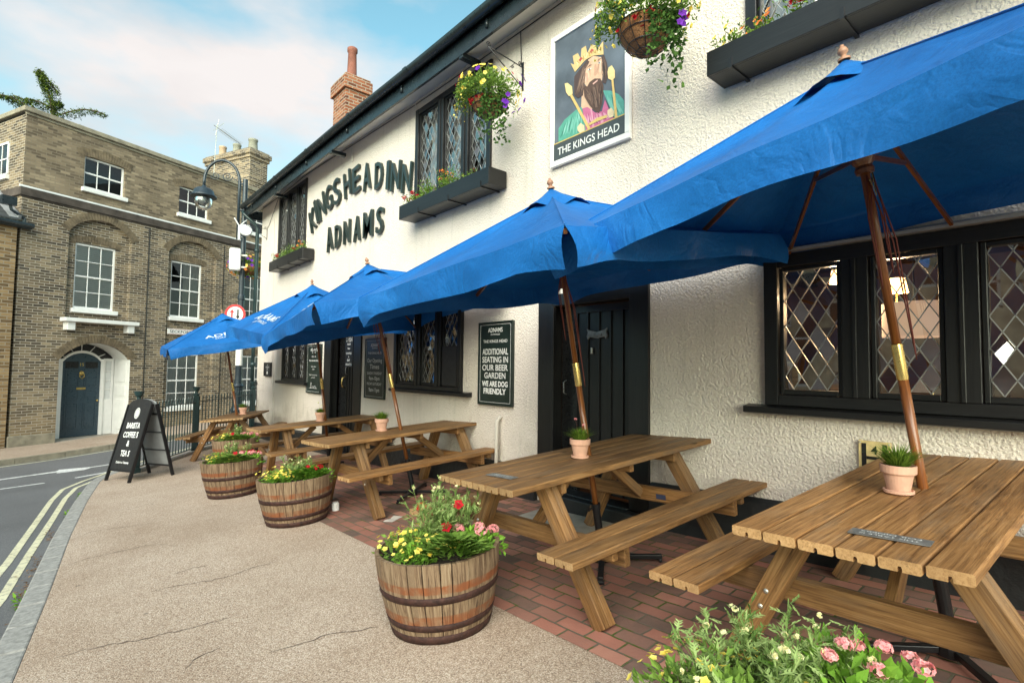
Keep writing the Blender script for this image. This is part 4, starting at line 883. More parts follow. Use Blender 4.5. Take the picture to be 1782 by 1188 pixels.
# hanging OPEN slate on the open door
t = thing('open_sign', 'small arched black slate chalked OPEN hanging on the open plank door', 'sign', mat=INN @ Matrix.Translation((-8.86, .085, 1.37)))
mb = MB(); pts = [(-.16, 0), (.16, 0), (.16, .56)]+[(.16*math.cos(a_), .56+.06*math.sin(a_)) for a_ in [PI*k/8 for k in range(1, 8)]]+[(-.16, .56)]; mb.poly(pts, 0, .012); mb.build('slate', MT['boardblack'], t, bev=.002)
mb = MB()
for s_, z_, h_, w_ in (('OPEN', .45, .075, .26), ('FROM', .385, .035, .14), ('9am', .31, .04, .1), ('COFFEE', .225, .035, .22), ('&', .165, .035, .03), ('BAR', .105, .04, .12), ('SNACKS', .03, .04, .24)): mb.text(s_, 0, z_, h_, w=w_, y=-.002, bold=.02)
mb.build('chalk_writing', MT['whitetext'], t)
# hydrant plate
t = thing('hydrant_plate', 'faded yellow metal plate with black H and number 4 low on the cream wall', 'sign', mat=INN @ Matrix.Translation((-1.0, -.02, .78)))
mb = MB(); mb.box(-.085, .085, -.006, .01, 0, .2); mb.build('plate', MT['hydrant'], t, bev=.004)
mb = MB(); mb.box(-.066, -.042, -.009, -.0065, .015, .185); mb.box(.042, .066, -.009, -.0065, .015, .185); mb.box(-.041, .041, -.009, -.0065, .09, .108); mb.text('4', 0, .125, .045, y=-.009, bold=.03); mb.text('1', 0, .03, .045, y=-.009, bold=.03)
mb.build('digits', MT['black'], t)
mb = MB()
for x, z in ((-.076, .188), (.076, .188), (-.076, .012), (.076, .012)): mb.lathe([(0, .004), (.006, .003), (.007, 0)], (0, 0, 0), 8, Matrix.Translation((x, -.006, z)) @ Matrix.Rotation(R(90), 4, 'X'))
mb.build('screws', MT['bolt'], t)

# ---- window boxes with plants
def windowbox(x0, x1, z0, z1, d, label, brs):
    t = thing('window_box', label, 'window box', mat=INN, group='black timber window boxes')
    m = MB(); m.box(x0, x1, -d, -d+.02, z0, z1); m.box(x0, x0+.02, -d+.02, -.02, z0, z1); m.box(x1-.02, x1, -d+.02, -.02, z0, z1); m.box(x0+.02, x1-.02, -d+.02, -.02, z0, z0+.02); m.box(x0+.02, x1-.02, -.04, -.02, z0+.02, z1)
    m.build('trough', MT['blackwood'], t, bev=.003)
    m = MB(); m.box(x0+.02, x1-.02, -d+.02, -.04, z0+.1, z1-.03); m.build('soil', MT['soil'], t)
    for x in brs:
        m = MB(); m.box(x-.012, x+.012, -d-.008, -.0, z0-.012, z0-.001); m.box(x-.012, x+.012, -d-.008, -d-.001, z0-.001, z0+.06); m.build('iron_bracket', MT['steel'], t)
    return t
windowbox(-6.5, -4.5, 3.42, 3.61, .28, 'black window box under the three-light window right of the raised letters', (-6.0, -5.3, -4.65))
windowbox(-12.5, -10.38, 3.48, 3.69, .25, 'black window box under the narrow window at the far end of the wall', (-11.9, -11.2, -10.6))
windowbox(-1.93, .25, 3.54, 3.72, .28, 'black window box at the top right, nearest the camera', (-1.75, -1.05, -.3))
def plantgroup(name, label, cat, T, parts, group=None):
    t = thing(name, label, cat, mat=T, group=group)
    for pn, fn, mt in parts:
        m = MB(); fn(m); m.build(pn, MT[mt], t)
    return t
def boxplant(x, z, y, col, label, n=130, h=.12, w=.16, fl=9, leaf='leafA', clus=True):
    def fo(m):
        bush(m, (0, 0, h*.4), (w, .1, h*.7), n, .045, .4)
        for i in range(n//5):
            m_ = Vector((rnd.uniform(-w, w), rnd.uniform(-.08, .05), 0)); e = m_+Vector((rnd.uniform(-.04, .04), rnd.uniform(-.06, .02), h*rnd.uniform(.9, 1.6)))
            for k in range(6): leafquad(m, m_.lerp(e, k/5), rdir(.6), rdir(.5), .035, .012)
    def fl_(m):
        for i in range(fl):
            p = Vector((rnd.uniform(-w, w)*.85, rnd.uniform(-.11, .02), h*rnd.uniform(.75, 1.4)))
            if clus: cluster(m, p, .028, 14, .012)
            else: flower(m, p, Vector((-.3, -1, .5)), .024)
    plantgroup('bedding_plant', label, 'plant', INN @ Matrix.Translation((x, y, z)), [('foliage', fo, leaf), ('blooms', fl_, col)], 'plants in the window boxes')
boxplant(-6.3, 3.6, -.16, 'red', 'scarlet flowers at the left end of the box beside the raised letters', fl=7)
boxplant(-5.95, 3.6, -.16, 'cream', 'bushy green plant with pale buds second from the left in the middle window box', h=.16, n=220, clus=False)
boxplant(-5.45, 3.6, -.16, 'orange', 'orange flowers on a bushy plant in the centre of the middle window box', h=.17, n=240, fl=5)
boxplant(-5.0, 3.6, -.16, 'yellow', 'low green sprigs at the right end of the middle window box', h=.06, n=70, fl=2, clus=False)
boxplant(-12.25, 3.68, -.14, 'red', 'red flowers at the left end of the far window box', fl=5)
boxplant(-11.7, 3.68, -.14, 'cream', 'pale yellow flowers left of centre in the far window box', n=170, fl=10, clus=False)
boxplant(-11.2, 3.68, -.14, 'red', 'red flowers right of centre in the far window box', n=170, fl=4)
boxplant(-10.7, 3.68, -.14, 'orange', 'orange flowers at the right end of the far window box', n=110, fl=3)
boxplant(-1.82, 3.70, -.17, 'yellow', 'pale yellow flowers at the left end of the top right box', h=.13, n=90, fl=5, clus=False, w=.1)
boxplant(-1.58, 3.70, -.17, 'orange', 'salmon orange flowers second from the left in the top right box', h=.09, n=150, fl=12, clus=False, w=.13)
boxplant(-1.25, 3.70, -.17, 'red', 'crimson flower clusters in front of the glass in the top right box', h=.17, n=150, fl=12, w=.16)
boxplant(-.85, 3.70, -.17, 'orange', 'orange flowers cut off by the top edge in the top right box', h=.14, n=150, fl=9, w=.18, clus=False)

# ---- hanging baskets
def scroll(c, r, turns, x, z, n=20, start=0):
    return [Vector(c)+Vector(x)*(r*(1-.75*i/n)*math.cos(start+i/n*turns*2*PI))+Vector(z)*(r*(1-.75*i/n)*math.sin(start+i/n*turns*2*PI)) for i in range(n+1)]
def bracket(T, label):
    t = thing('basket_bracket', label, 'bracket', mat=T, group='scrolled iron basket brackets')
    m = MB(); m.box(-.012, .012, -.01, -.002, -.16, .16); m.build('wall_bar', MT['steel'], t)
    m = MB(); m.tube([(0, -.01, .1), (0, -.5, .14)], .006, 6); m.tube([(0, -.01, -.13), (0, -.5, .14)], .006, 6)
    m.tube(scroll((0, -.49, .165), .03, 1.3, (0, -1, 0), (0, 0, 1)), .005, 5); m.tube(scroll((0, -.05, .13), .025, 1.2, (0, 1, 0), (0, 0, 1)), .005, 5); m.tube(scroll((0, -.16, .05), .02, 1.2, (0, 1, 0), (0, 0, 1)), .004, 5); m.tube([(0, -.13, .1), (0, -.2, .03)], .004, 5)
    m.build('scroll_arm', MT['steel'], t, smooth=True)
    return t
def basket(c, r, label, blab, droop, seed, chain=.42, cut=None):
    rnd.seed(seed); t = thing('hanging_basket', label, 'basket', c, 0, 'coir lined hanging baskets')
    pr = [(0, -r*.95), (r*.35, -r*.9), (r*.65, -r*.7), (r*.9, -r*.35), (r, 0), (r*.96, .0), (r*.6, -.03), (0, -.03)]
    m = MB(); m.lathe(pr, (0, 0, 0), 28); m.build('coir_liner', MT['coir'], t, smooth=True)
    m = MB()
    for z, rr in ((0, 1.02), (-.35, .93), (-.7, .67), (-.9, .37)): m.tube([(r*rr*math.cos(k*PI/12), r*rr*math.sin(k*PI/12), r*z-.002) for k in range(25)], .0035, 5)
    for k in range(12):
        a = k*PI/6; m.tube([(math.cos(a)*q*r*1.02, math.sin(a)*q*r*1.02, z*r-.003) for q, z in ((1, 0), (.93, -.35), (.67, -.71), (.37, -.92), (.0, -.97))], .003, 5)
    m.build('wire_frame', MT['steel'], t)
    m = MB()
    for k in range(3):
        a = k*2*PI/3+.4; m.tube([(r*math.cos(a), r*math.sin(a), 0), (0, 0, chain)], .002, 4)
    m.build('chain', MT['steel'], t)
    def fo(m):
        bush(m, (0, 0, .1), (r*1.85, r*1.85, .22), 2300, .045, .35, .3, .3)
        for i in range(80):
            a = rnd.uniform(0, 2*PI) if i % 2 else rnd.uniform(1.7, 3.5); dr = droop*rnd.uniform(.15, .75); x, y = math.cos(a), math.sin(a)
            for k in range(12):
                s = k/11; p = Vector((x*r*(1+.75*math.sin(s*1.7)), y*r*(1+.75*math.sin(s*1.7)), .08+.1*s-dr*s*s)); leafquad(m, p, rdir(-.2)+Vector((x, y, 0))*.4, rdir(.6), .034, .013)
    def ivy(m):
        for i in range(13):
            a = rnd.uniform(-.9, .35); dr = droop*rnd.uniform(.7, 1.7); x, y = math.cos(a-PI/2), math.sin(a-PI/2)
            for k in range(24):
                s = k/23; p = Vector((x*r*(1+.25*math.sin(s*2))+.03*math.sin(k), y*r*1.1+.02*math.cos(k*1.7), .02-dr*s)); leafquad(m, p, rdir(-.5), rdir(.6), .04, .032)
                if s < .5: leafquad(m, p+rdir()*.02, rdir(-.5), rdir(.6), .036, .03)
    def spot(lo=0): d = rdir(.35); return Vector((d.x*r*1.85, d.y*r*1.85, .1+d.z*.22)), d
    def ye(m):
        for i in range(64): p, d = spot(); flower(m, p, d, .024)
        for i in range(75):
            a = rnd.uniform(1.6, 3.4); s = rnd.random(); p = Vector((math.cos(a)*r*(1.1+.9*s), math.sin(a)*r*(1.1+.9*s), .1+.12*math.sin(s*3)-droop*.85*s*s*rnd.uniform(.5, 1.3))); flower(m, p, rdir(.2), .011)
    def pu(m):
        for i in range(10): p, d = spot(); p += Vector((.03, -.06, 0)); flower(m, p, d, .034)
        for i in range(5): flower(m, Vector((rnd.uniform(0, .08), -r*1.35+rnd.uniform(-.03, .03), -droop*rnd.uniform(.0, .45))), Vector((-.6, -.8, 0)), .03)
    def re(m):
        for i in range(10): p, d = spot(); flower(m, p*1.0, d, .022)
        for i in range(9): a = rnd.uniform(2.5, 4.5); flower(m, Vector((math.cos(a)*r*1.05, math.sin(a)*r*1.05, -.06*rnd.random())), rdir(-.2), .02)
    plantgroup('trailing_plants', blab, 'plant', TR(c[0], c[1], c[2]), [('foliage', fo, 'leafA'), ('ivy_trails', ivy, 'leafD'), ('yellow_blooms', ye, 'yellow'), ('purple_blooms', pu, 'purple'), ('red_blooms', re, 'red')], 'flowers spilling from the hanging baskets')
bracket(INN @ Matrix.Translation((-4.26, 0, 4.62)), 'scrolled black iron bracket on the cream wall above the left hanging basket')
bracket(INN @ Matrix.Translation((-2.3, 0, 4.5)), 'scrolled black iron bracket holding the basket over the king sign')
bracket(INN @ Matrix.Translation((-13.6, 0, 4.6)), 'empty scrolled black bracket at the far corner near the drainpipe')
basket((3.30, 4.24, 4.16), .185, 'coir basket hanging in front of the upper three-light window', 'yellow and purple flowers trailing from the basket by the upper window', .33, 5)
basket((3.28, 2.28, 3.98), .215, 'coir basket with wire rings hanging beside the painted king sign', 'yellow, red and purple flowers and ivy spilling from the basket beside the king sign', .36, 9)

# ================================================================== PICNIC TABLES
TL, TW, TH, BH = 1.98, .715, .74, .466
def plankprof(y0, y1, z1, th, notch=.012):
    c = .005; m = (y0+y1)/2; z0 = z1-th
    return [(y0, z0+c), (y0+c, z0), (m-notch/2, z0), (m-notch/2, z0+.011), (m-notch*.3, z0+.017), (m+notch*.3, z0+.017), (m+notch/2, z0+.011), (m+notch/2, z0), (y1-c, z0), (y1, z0+c), (y1, z1-c), (y1-c, z1), (y0+c, z1), (y0, z1-c)]
def maketable(label):
    t = thing('picnic_table', label, 'picnic table', group='wooden picnic tables outside the inn')
    W2 = [MT['table'], MT['tableedge']]
    m = MB(); n = 6; w = TW/n
    for i in range(n):
        j = rnd.uniform(-.003, .003); m.prism(plankprof(-TW/2+i*w+.004, -TW/2+(i+1)*w-.004, TH+rnd.uniform(-.001, .001), .036), -TL/2+j, TL/2+j, 1)
    m.build('tabletop', W2, t)
    for sg in (1, -1):
        m = MB()
        for a, b in ((.516, .634), (.641, .758)):
            y0, y1 = sorted((a*sg, b*sg)); m.prism(plankprof(y0, y1, BH, .036), -TL/2, TL/2, 1)
        m.build('bench', W2, t)
    xf = TL/2-.33
    for sx in (1, -1):
        for sy in (1, -1):
            m = MB()
            for k in (0, 1): m.bar((sx*(xf-.047*k), sy*.612, .0), (sx*(xf-.047*k), sy*.215, TH-.042), .088, .043, (1, 0, 0))
            lg = m.build('leg', MT['table'], t, bev=.004)
            m = MB()
            for yy_, zz_ in ((.43, .315), (.40, .385)):
                m.lathe([(0, .006), (.008, .005), (.011, 0)], (0, 0, 0), 10, Matrix.Translation((sx*(xf+.023), sy*yy_, zz_)) @ Matrix.Rotation(R(90*sx), 4, 'Y'))
            m.build('bolts', MT['bolt'], lg, smooth=True)
        m = MB(); m.box(sx*(xf-.10), sx*(xf-.075), -.74, .74, BH-.145, BH-.042) if False else m.box(sx*(xf-.072), sx*(xf-.115), -.735, .735, BH-.14, BH-.0385); m.build('crossbeam', MT['table'], t, bev=.004)
        m = MB(); m.box(sx*(xf-.072), sx*(xf-.112), -.31, .31, TH-.105, TH-.0385); m.build('top_bearer', MT['table'], t, bev=.004)
        m = MB(); m.bar((sx*.16, 0, TH-.06), (sx*(xf-.12), 0, BH-.09), .07, .04, (0, 1, 0)); m.build('brace', MT['table'], t, bev=.004)
        for sy in (1, -1):
            m = MB(); m.box(sx*(xf-.02), sx*(xf+.022), sy*.60, sy*.735, BH-.085, BH-.0385); b_ = m.build('bench_block', MT['table'], t, bev=.004)
    m = MB(); m.box(-.045, .045, -.3, .3, TH-.10, TH-.0385) if False else m.box(.06, .10, -.3, .3, TH-.095, TH-.0385); m.build('centre_batten', MT['table'], t, bev=.004)
    return t
TB = [(2.935, .596, -.040, 'nearest picnic table, cut by the right edge, with a small metal plate near its end'),
      (2.817, 2.435, -.013, 'second nearest picnic table, in front of the closed plank door'),
      (2.985, 5.352, .028, 'middle picnic table, below the three-light window and beside the second barrel'),
      (3.056, 7.729, -.002, 'fourth picnic table, in front of the open doorway'),
      (2.77, 11.45, 1.07, 'farthest picnic table, turned at an angle against the railings')]
base = maketable(TB[0][3]); TMAT = []
for i, (x, y, a, lab) in enumerate(TB):
    M_ = ground_mat(x+.043, y-.033, a, 0.005); TMAT.append(M_)
    if i == 0: base.matrix_world = M_; tb0 = base
    else:
        t = dup(base, M_, lab)
        if i == 1: tb1 = t
for T_, x, y, r_ in ((tb0, -.80, -.10, .05), (tb1, -.80, -.03, .03)):
    Mr = Matrix.Translation((x, y, TH+.0035)) @ Matrix.Rotation(R(90)+r_, 4, 'Z')
    mb = MB(); mb.box(-.115, .115, -.03, .03, 0, .003, Mr); pl_ = mb.build('metal_plate', MT['oxide'], T_)
    mb = MB()
    for s_, z_ in (('THIS TABLE IS', .006), ('FOR DINERS', -.018)):
        mb.text(s_, 0, z_, .011, w=.17, M=Mr @ Matrix.Translation((0, 0, .0035)) @ Matrix.Rotation(R(-90), 4, 'X') @ Matrix.Scale(1, 4))
    mb.build('writing', MT['chalk'], pl_)
mb = MB(); mb.box(.58, .582, -.0, .09, 0, .03)
# maker's tag on second table's crossbeam
mb = MB(); mb.box(TL/2-.33-.1175, TL/2-.33-.1155, -.22, -.14, BH-.115, BH-.08); mb.build('maker_tag', paint((.04, .05, .10)), tb1)

# ---- terracotta pots
rnd.seed(21)
pot0 = thing('terracotta_pot', '', 'flower pot', group='terracotta pots on the tables')
mb = MB(); mb.lathe([(0, .012), (.042, .012), (.056, .085), (.063, .085), (.066, .09), (.067, .12), (.063, .122), (.059, .118), (.057, .105), (0, .105)], n=28); mb.build('pot', MT['terracotta'], pot0, smooth=False)
mb = MB(); mb.lathe([(0, 0), (.05, 0), (.056, .004), (.057, .016), (.053, .017), (.05, .01), (0, .01)], n=28); mb.build('saucer', MT['terracotta'], pot0)
mb = MB(); mb.lathe([(.057, .107), (.03, .111), (0, .112)], n=16); mb.build('soil', MT['soil'], pot0)
def grassplant(m, n=380, h=.105):
    for i in range(n):
        a = rnd.uniform(0, 2*PI); k = rnd.random()**.6; p = Vector((math.cos(a)*.03*k, math.sin(a)*.03*k, .108)); d = Vector((math.cos(a)*k*.9, math.sin(a)*k*.9, rnd.uniform(.5, 1.2))).normalized()
        s = d.cross(Vector((0, 0, 1))).normalized()*.0016; l = h*rnd.uniform(.6, 1.1); c = rnd.random(); mid = p+d*l*.6; tip = p+d*l+Vector((d.x, d.y, -.5))*l*.22
        m.add([p-s, p+s, mid+s, mid-s, tip], [(0, 1, 2, 3), (3, 2, 4)], [(c, 0, 0)]*5)
POTS = [(2.78, .65, 1.0, 'largest looking terracotta pot, on the nearest table by the pole', 'tufted grass in the pot on the nearest table', 0, 1.25),
        (2.71, 2.42, 1.05, 'terracotta pot on the second table in front of the black door', 'tufted thrift with two pink flower heads on the second table', 2, 1.0),
        (2.82, 5.50, 1.15, 'terracotta pot on the middle table, left of its parasol pole', 'short drooping grass in the pot on the middle table', 0, 1.0),
        (2.98, 7.74, 1.1, 'terracotta pot on the fourth table by the open doorway', 'thrift with tall faded stems in the pot on the fourth table', 5, .8),
        (2.86, 11.45, 1.15, 'terracotta pot on the farthest table near the lamp post base', 'small tufted grass in the pot on the farthest table', 1, 1.0)]
for i, (x, y, s, l1, l2, nf, gh) in enumerate(POTS):
    Mx = Matrix.Translation((x, y, gz(x, y)+TH+.007)) @ Matrix.Scale(s, 4)
    if i == 0: pot0.matrix_world = Mx; pot0['label'] = l1
    else: dup(pot0, Mx, l1)
    def fl(m, nf=nf):
        for k in range(nf):
            a = k*2.4; e = Vector((math.cos(a)*.03, math.sin(a)*.03, .108+.1+.04*(k % 3))); m.add([Vector((0, 0, .1)), Vector((.0015, 0, .1)), e], [(0, 1, 2)], [(.2, 0, 0)]*3); cluster(m, e, .007, 10, .006)
    parts = [('grass_blades', lambda m: grassplant(m, 420, .10*gh), 'grassy')]
    if nf: parts.append(('flower_heads', fl, 'pink' if i != 3 else 'cream'))
    plantgroup('thrift_plant', l2, 'plant', Mx, parts, 'tufted plants in the table pots')

# ================================================================== PARASOLS
def frame_from_axis(tx, ty):
    ax = Vector((tx, ty, 1)).normalized(); e1 = Vector((1, 0, -tx)).normalized(); e2 = ax.cross(e1); return ax, e1, e2
UB = [  # table x,y, side, phi, tx, ty, dz, label, text side, extra droop
    (2.935, .596, 2.06, -.135, -.125, .104, .0, 'nearest blue parasol, its canopy running off the right edge', None),
    (2.817, 2.435, 2.06, -.015, -.153, .059, -.09, 'second nearest blue parasol, above the table at the closed plank door', None),
    (2.985, 5.352, 2.02, -.052, -.185, .12, -.03, 'middle blue parasol, above the table by the three-light window', 3),
    (3.056, 7.729, 1.88, -.018, -.168, -.109, .057, 'fourth blue parasol, above the table at the open doorway', 3),
    (2.77, 11.53, 2.05, -.085, -.17, -.029, .075, 'farthest blue parasol, lettered on its front panel, beside the railings', 2)]
RISE = .5
def parasol(i, x, y, Sd, ph, tx, ty, dz, label, tside):
    rnd.seed(100+i); ax, e1, e2 = frame_from_axis(tx, ty); b = Vector((x, y, gz(x, y)+TH)); foot = b-ax*.66
    Mx = Matrix(((e1.x, e2.x, ax.x, foot.x), (e1.y, e2.y, ax.y, foot.y), (e1.z, e2.z, ax.z, foot.z), (0, 0, 0, 1)))
    t = thing('parasol', label, 'parasol', mat=Mx, group='blue canvas parasols on wooden poles')
    zr = 1.406+dz+.66; za = zr+RISE+(.02 if i == 0 else 0); q = Sd*math.sqrt(.5)
    cor = [Vector((q*math.cos(ph+R(135-90*k)), q*math.sin(ph+R(135-90*k)), zr)) for k in range(4)]
    apex = Vector((0, 0, za)); NU, NV = 32, 20
    cv = MB(); vl = MB(); sd = rnd.uniform(0, 99)
    for k in range(4):
        A, B = cor[k], cor[(k+1) % 4]; nrm = (B-A).cross(apex-A).normalized()
        if nrm.z < 0: nrm = -nrm
        outw = ((A+B)/2-Vector((0, 0, zr))).normalized(); vs = []
        for j in range(NV+1):
            v = lerp(.10, 1, j/NV)
            for u_ in range(NU+1):
                u = u_/NU; p = apex.lerp(A.lerp(B, u), v); eu = 1-abs(2*u-1)
                sag = -.035*abs(math.sin(2*PI*u))*math.sin(PI*min(1, v*.95))
                wr = mnoise.noise(Vector((p.x*2.4+sd, p.y*2.4, k*7)))*.022*v+mnoise.noise(Vector((u*26+sd, v*3.2, k*9)))*.007*v*v+.010*math.sin(u*44+sd+v*5+2*math.sin(v*6))*max(0, 1-eu*3.2)*v
                wr *= 1-.75*max(0, (v-.8)/.2)
                if u_ in (0, NU): wr = 0
                vs.append(p+nrm*(sag+wr))
        n = NU+1; cv.add(vs, [(j*n+i_, j*n+i_+1, (j+1)*n+i_+1, (j+1)*n+i_) for j in range(NV) for i_ in range(NU)])
        rim = vs[-n:]; vv = []; NW = 6; s2 = rnd.uniform(0, 9)
        for j in range(NW+1):
            v = j/NW
            for u_ in range(n):
                u = u_/NU; ed = max(0, 1-min(u, 1-u)*7); rip = .014*math.sin(u*19+s2)+.012*mnoise.noise(Vector((u*7+s2, v*1.3, k+i*3.)))*2
                d = .150+.012*math.sin(u*9+s2)+.045*ed
                offv = .030*ed*math.sin(v*PI*.9)+rip*v+.012*v
                along = (B-A).normalized()*((-.020 if u < .5 else .020)*-ed*v*.8)
                vv.append(rim[u_]+Vector((0, 0, -d*v))+outw*offv+along)
        vl.add(vv, [(j*n+i_, j*n+i_+1, (j+1)*n+i_+1, (j+1)*n+i_) for j in range(NW) for i_ in range(NU)])
    Mxi = Mx.inverted()
    for g_ in (cv, vl):        # cloth that reaches the wall rests against it
        for q_ in range(len(g_.v)):
            w_ = Mx @ g_.v[q_]
            if w_.x > 3.775: w_.x = 3.775-.01*min(1, (w_.x-3.775)*5); g_.v[q_] = Mxi @ w_
    co = cv.build('canopy', MT['canvas'], t, smooth=True)
    vl.build('valance', MT['canvas'], t, smooth=True)
    mb = MB()   # seams over the ribs
    for k in range(4):
        for P in (cor[k], ): 
            a = apex.lerp(P, .1); mb.tube([a+Vector((0, 0, .003)), P+Vector((0, 0, .003))], .004, 5)
    mb.build('corner_seams', MT['canvas'], t)
    # wind vent cap
    mb = MB(); n = 24; vs = [apex+Vector((0, 0, .05))]
    for r_ in (.35, .7, 1.0):
        for k in range(n):
            a = 2*PI*k/n; sq = 1/max(abs(math.cos(a)), abs(math.sin(a))); rr = .215*sq*r_; w_ = .022*math.sin(a*4+sd)*r_*r_
            vs.append(Vector((rr*math.cos(a+ph), rr*math.sin(a+ph), za+.04-.135*r_*sq**.8+w_)))
    mb.add(vs, [(0, 1+k, 1+(k+1) % n) for k in range(n)]+[(1+j*n+k, 1+(j+1)*n+k, 1+(j+1)*n+(k+1) % n, 1+j*n+(k+1) % n) for j in (0, 1) for k in range(n)]); mb.build('wind_vent', MT['canvas'], t, smooth=True)
    mb = MB(); mb.tube([(0, 0, .25), (0, 0, 1.24)], .021, 14); mb.tube([(0, 0, 1.24), (0, 0, za)], .0195, 14); mb.build('pole', MT['pole'], t, smooth=True)
    mb = MB(); mb.lathe([(.0225, 0), (.0235, .01), (.0235, .15), (.0225, .16)], (0, 0, 1.15), 16); mb.build('brass_sleeve', MT['brass'], t, smooth=True)
    mb = MB(); mb.lathe([(.026, 0), (.026, .01), (.012, .018), (.011, .024), (.021, .034), (.023, .044), (.016, .058), (.008, .064), (.01, .07), (0, .076)], (0, 0, za+.045), 14); mb.build('finial', MT['finial'], t, smooth=True)
    rz = zr+.03
    mb = MB(); mb.lathe([(.021, 0), (.036, .0), (.04, .02), (.032, .035), (.042, .05), (.05, .07), (.05, .1), (.03, .115), (.021, .115)], (0, 0, rz), 16); hb = mb.build('hub', MT['pole'], t, smooth=False)
    mb = MB(); mb.lathe([(.021, 0), (.045, .01), (.045, .05), (.021, .06)], (0, 0, za-.06), 16); mb.build('crown', MT['pole'], t)
    for k in range(8):
        P = cor[k//2] if k % 2 == 0 else (cor[k//2]+cor[(k//2+1) % 4])/2-Vector((0, 0, .01))
        a = apex+Vector((0, 0, -.06)); P = P if (Mx @ P).x < 3.76 else P*.93; e = P*.985+Vector((0, 0, -.022 if k % 2 == 0 else -.03))+Vector((0, 0, P.z*.015)); mb = MB(); mb.bar(a, e, .016, .024, (0, 0, 1)); rb = mb.build('rib', MT['pole'], t)
        mid = a.lerp(e, .5 if k % 2 else .42)+Vector((0, 0, -.016)); d = Vector((P.x, P.y, 0)).normalized(); mb = MB(); mb.bar(Vector((0, 0, rz+.085))+d*.045, mid, .014, .02, (0, 0, 1)); mb.build('strut', MT['pole'], rb)
    mb = MB()   # pulley cord loops
    for k, (dx, dy, l) in enumerate(((-.05, .015, .52), (-.035, -.03, .46), (.012, -.045, .85))):
        pts = []
        for j in range(25):
            s = j/24; w_ = .028*math.sin(PI*s)*(1 if s < .5 else 1); sg = -1 if s < .5 else 1; h_ = 1-abs(2*s-1)
            pts.append(Vector((dx*min(1, h_*3)+sg*.028*math.sin(PI*h_)**.5*0+(.022*math.cos(PI*s)*math.sin(PI*min(1, h_*1.0))**.5 if 0 < h_ < 1 else 0)-.02, dy*min(1, h_*3)-.02+.012*math.cos(PI*s), rz-.01-l*h_**.9)))
        mb.tube(pts, .0032, 5)
    mb.build('cord', MT['cord'], t, smooth=True)
    mb = MB(); mb.tube([(-.07, -.03, rz-.05), (.06, .02, rz-.03)], .0035, 6); mb.tube([(-.06, -.03, rz-.05), (-.05, -.04, rz-.12), (-.045, -.035, rz-.02)], .002, 5); mb.build('brass_pin', MT['brass'], t)
    if tside is not None:
        A, B = cor[tside], cor[(tside+1) % 4]; mid = (A+B)/2; xd = (B-A).normalized(); 
        nrm = (B-A).cross(apex-A).normalized()
        if nrm.z < 0: nrm = -nrm
        yd = nrm.cross(xd)
        if yd.z < 0: xd = -xd; yd = -yd
        # read left-to-right seen from outside
        if xd.cross(yd).dot(nrm) < 0: xd = -xd
        o = mid.lerp(apex, .26)+nrm*.012; mb = MB()
        Mt = Matrix(((xd.x, -nrm.x, yd.x, o.x), (xd.y, -nrm.y, yd.y, o.y), (xd.z, -nrm.z, yd.z, o.z), (0, 0, 0, 1)))
        n0 = len(mb.v); mb.text('ADNAMS', 0, .0, .12, w=.86, y=0, bold=.015, M=Mt); mb.text('SOUTHWOLD', 0, -.085, .05, w=.56, y=0, bold=.01, M=Mt)
        for q_ in range(len(mb.v)):
            pass
        lo = mb.build('lettering', MT['print'], t)
        sw = lo.modifiers.new('wrap', 'SHRINKWRAP'); sw.target = co; sw.wrap_method = 'PROJECT'; sw.use_negative_direction = True; sw.use_positive_direction = True; sw.use_project_z = True; sw.offset = .004
        sw.wrap_mode = 'ABOVE_SURFACE'
    # base: a part of the parasol, feet flat on the paving
    Mi = Mx.inverted(); gb = Matrix.Translation((foot.x, foot.y, gz(foot.x, foot.y)))
    mb = MB(); mb.tube([(0, 0, -.05), (0, 0, .33)], .027, 14); mb.T = Mi @ gb; mb.lathe([(.06, .02), (.06, .06), (.045, .075), (.028, .08)], (0, 0, 0), 12); bt = mb.build('base', MT['steel'], t, smooth=False)
    mb = MB(); mb.tube([(0, 0, .29), (0, 0, .33)], .034, 12); mb.tube([(-.03, 0, .31), (-.07, 0, .31)], .007, 8); mb.lathe([(.012, 0), (.014, .012), (0, .014)], (0, 0, 0), 8, Matrix.Translation((-.065, 0, .31)) @ Matrix.Rotation(R(-90), 4, 'Y')); mb.build('clamp', MT['steel'], bt)
    for k in range(4):
        a = R(38)+k*PI/2; d = Vector((math.cos(a), math.sin(a), GX*math.cos(a)+GY*math.sin(a))); c = Vector((0, 0, .045)); mb = MB(Mi @ gb); mb.bar(c, c+d*.40, .036, .028, (0, 0, 1)); mb.bar(c+d*.38+Vector((0, 0, -.022)), c+d*.40+Vector((0, 0, -.022)), .05, .02, (0, 0, 1)); mb.build('foot', MT['steel'], bt, bev=.003)
    return t
for i, u in enumerate(UB): parasol(i, *u)

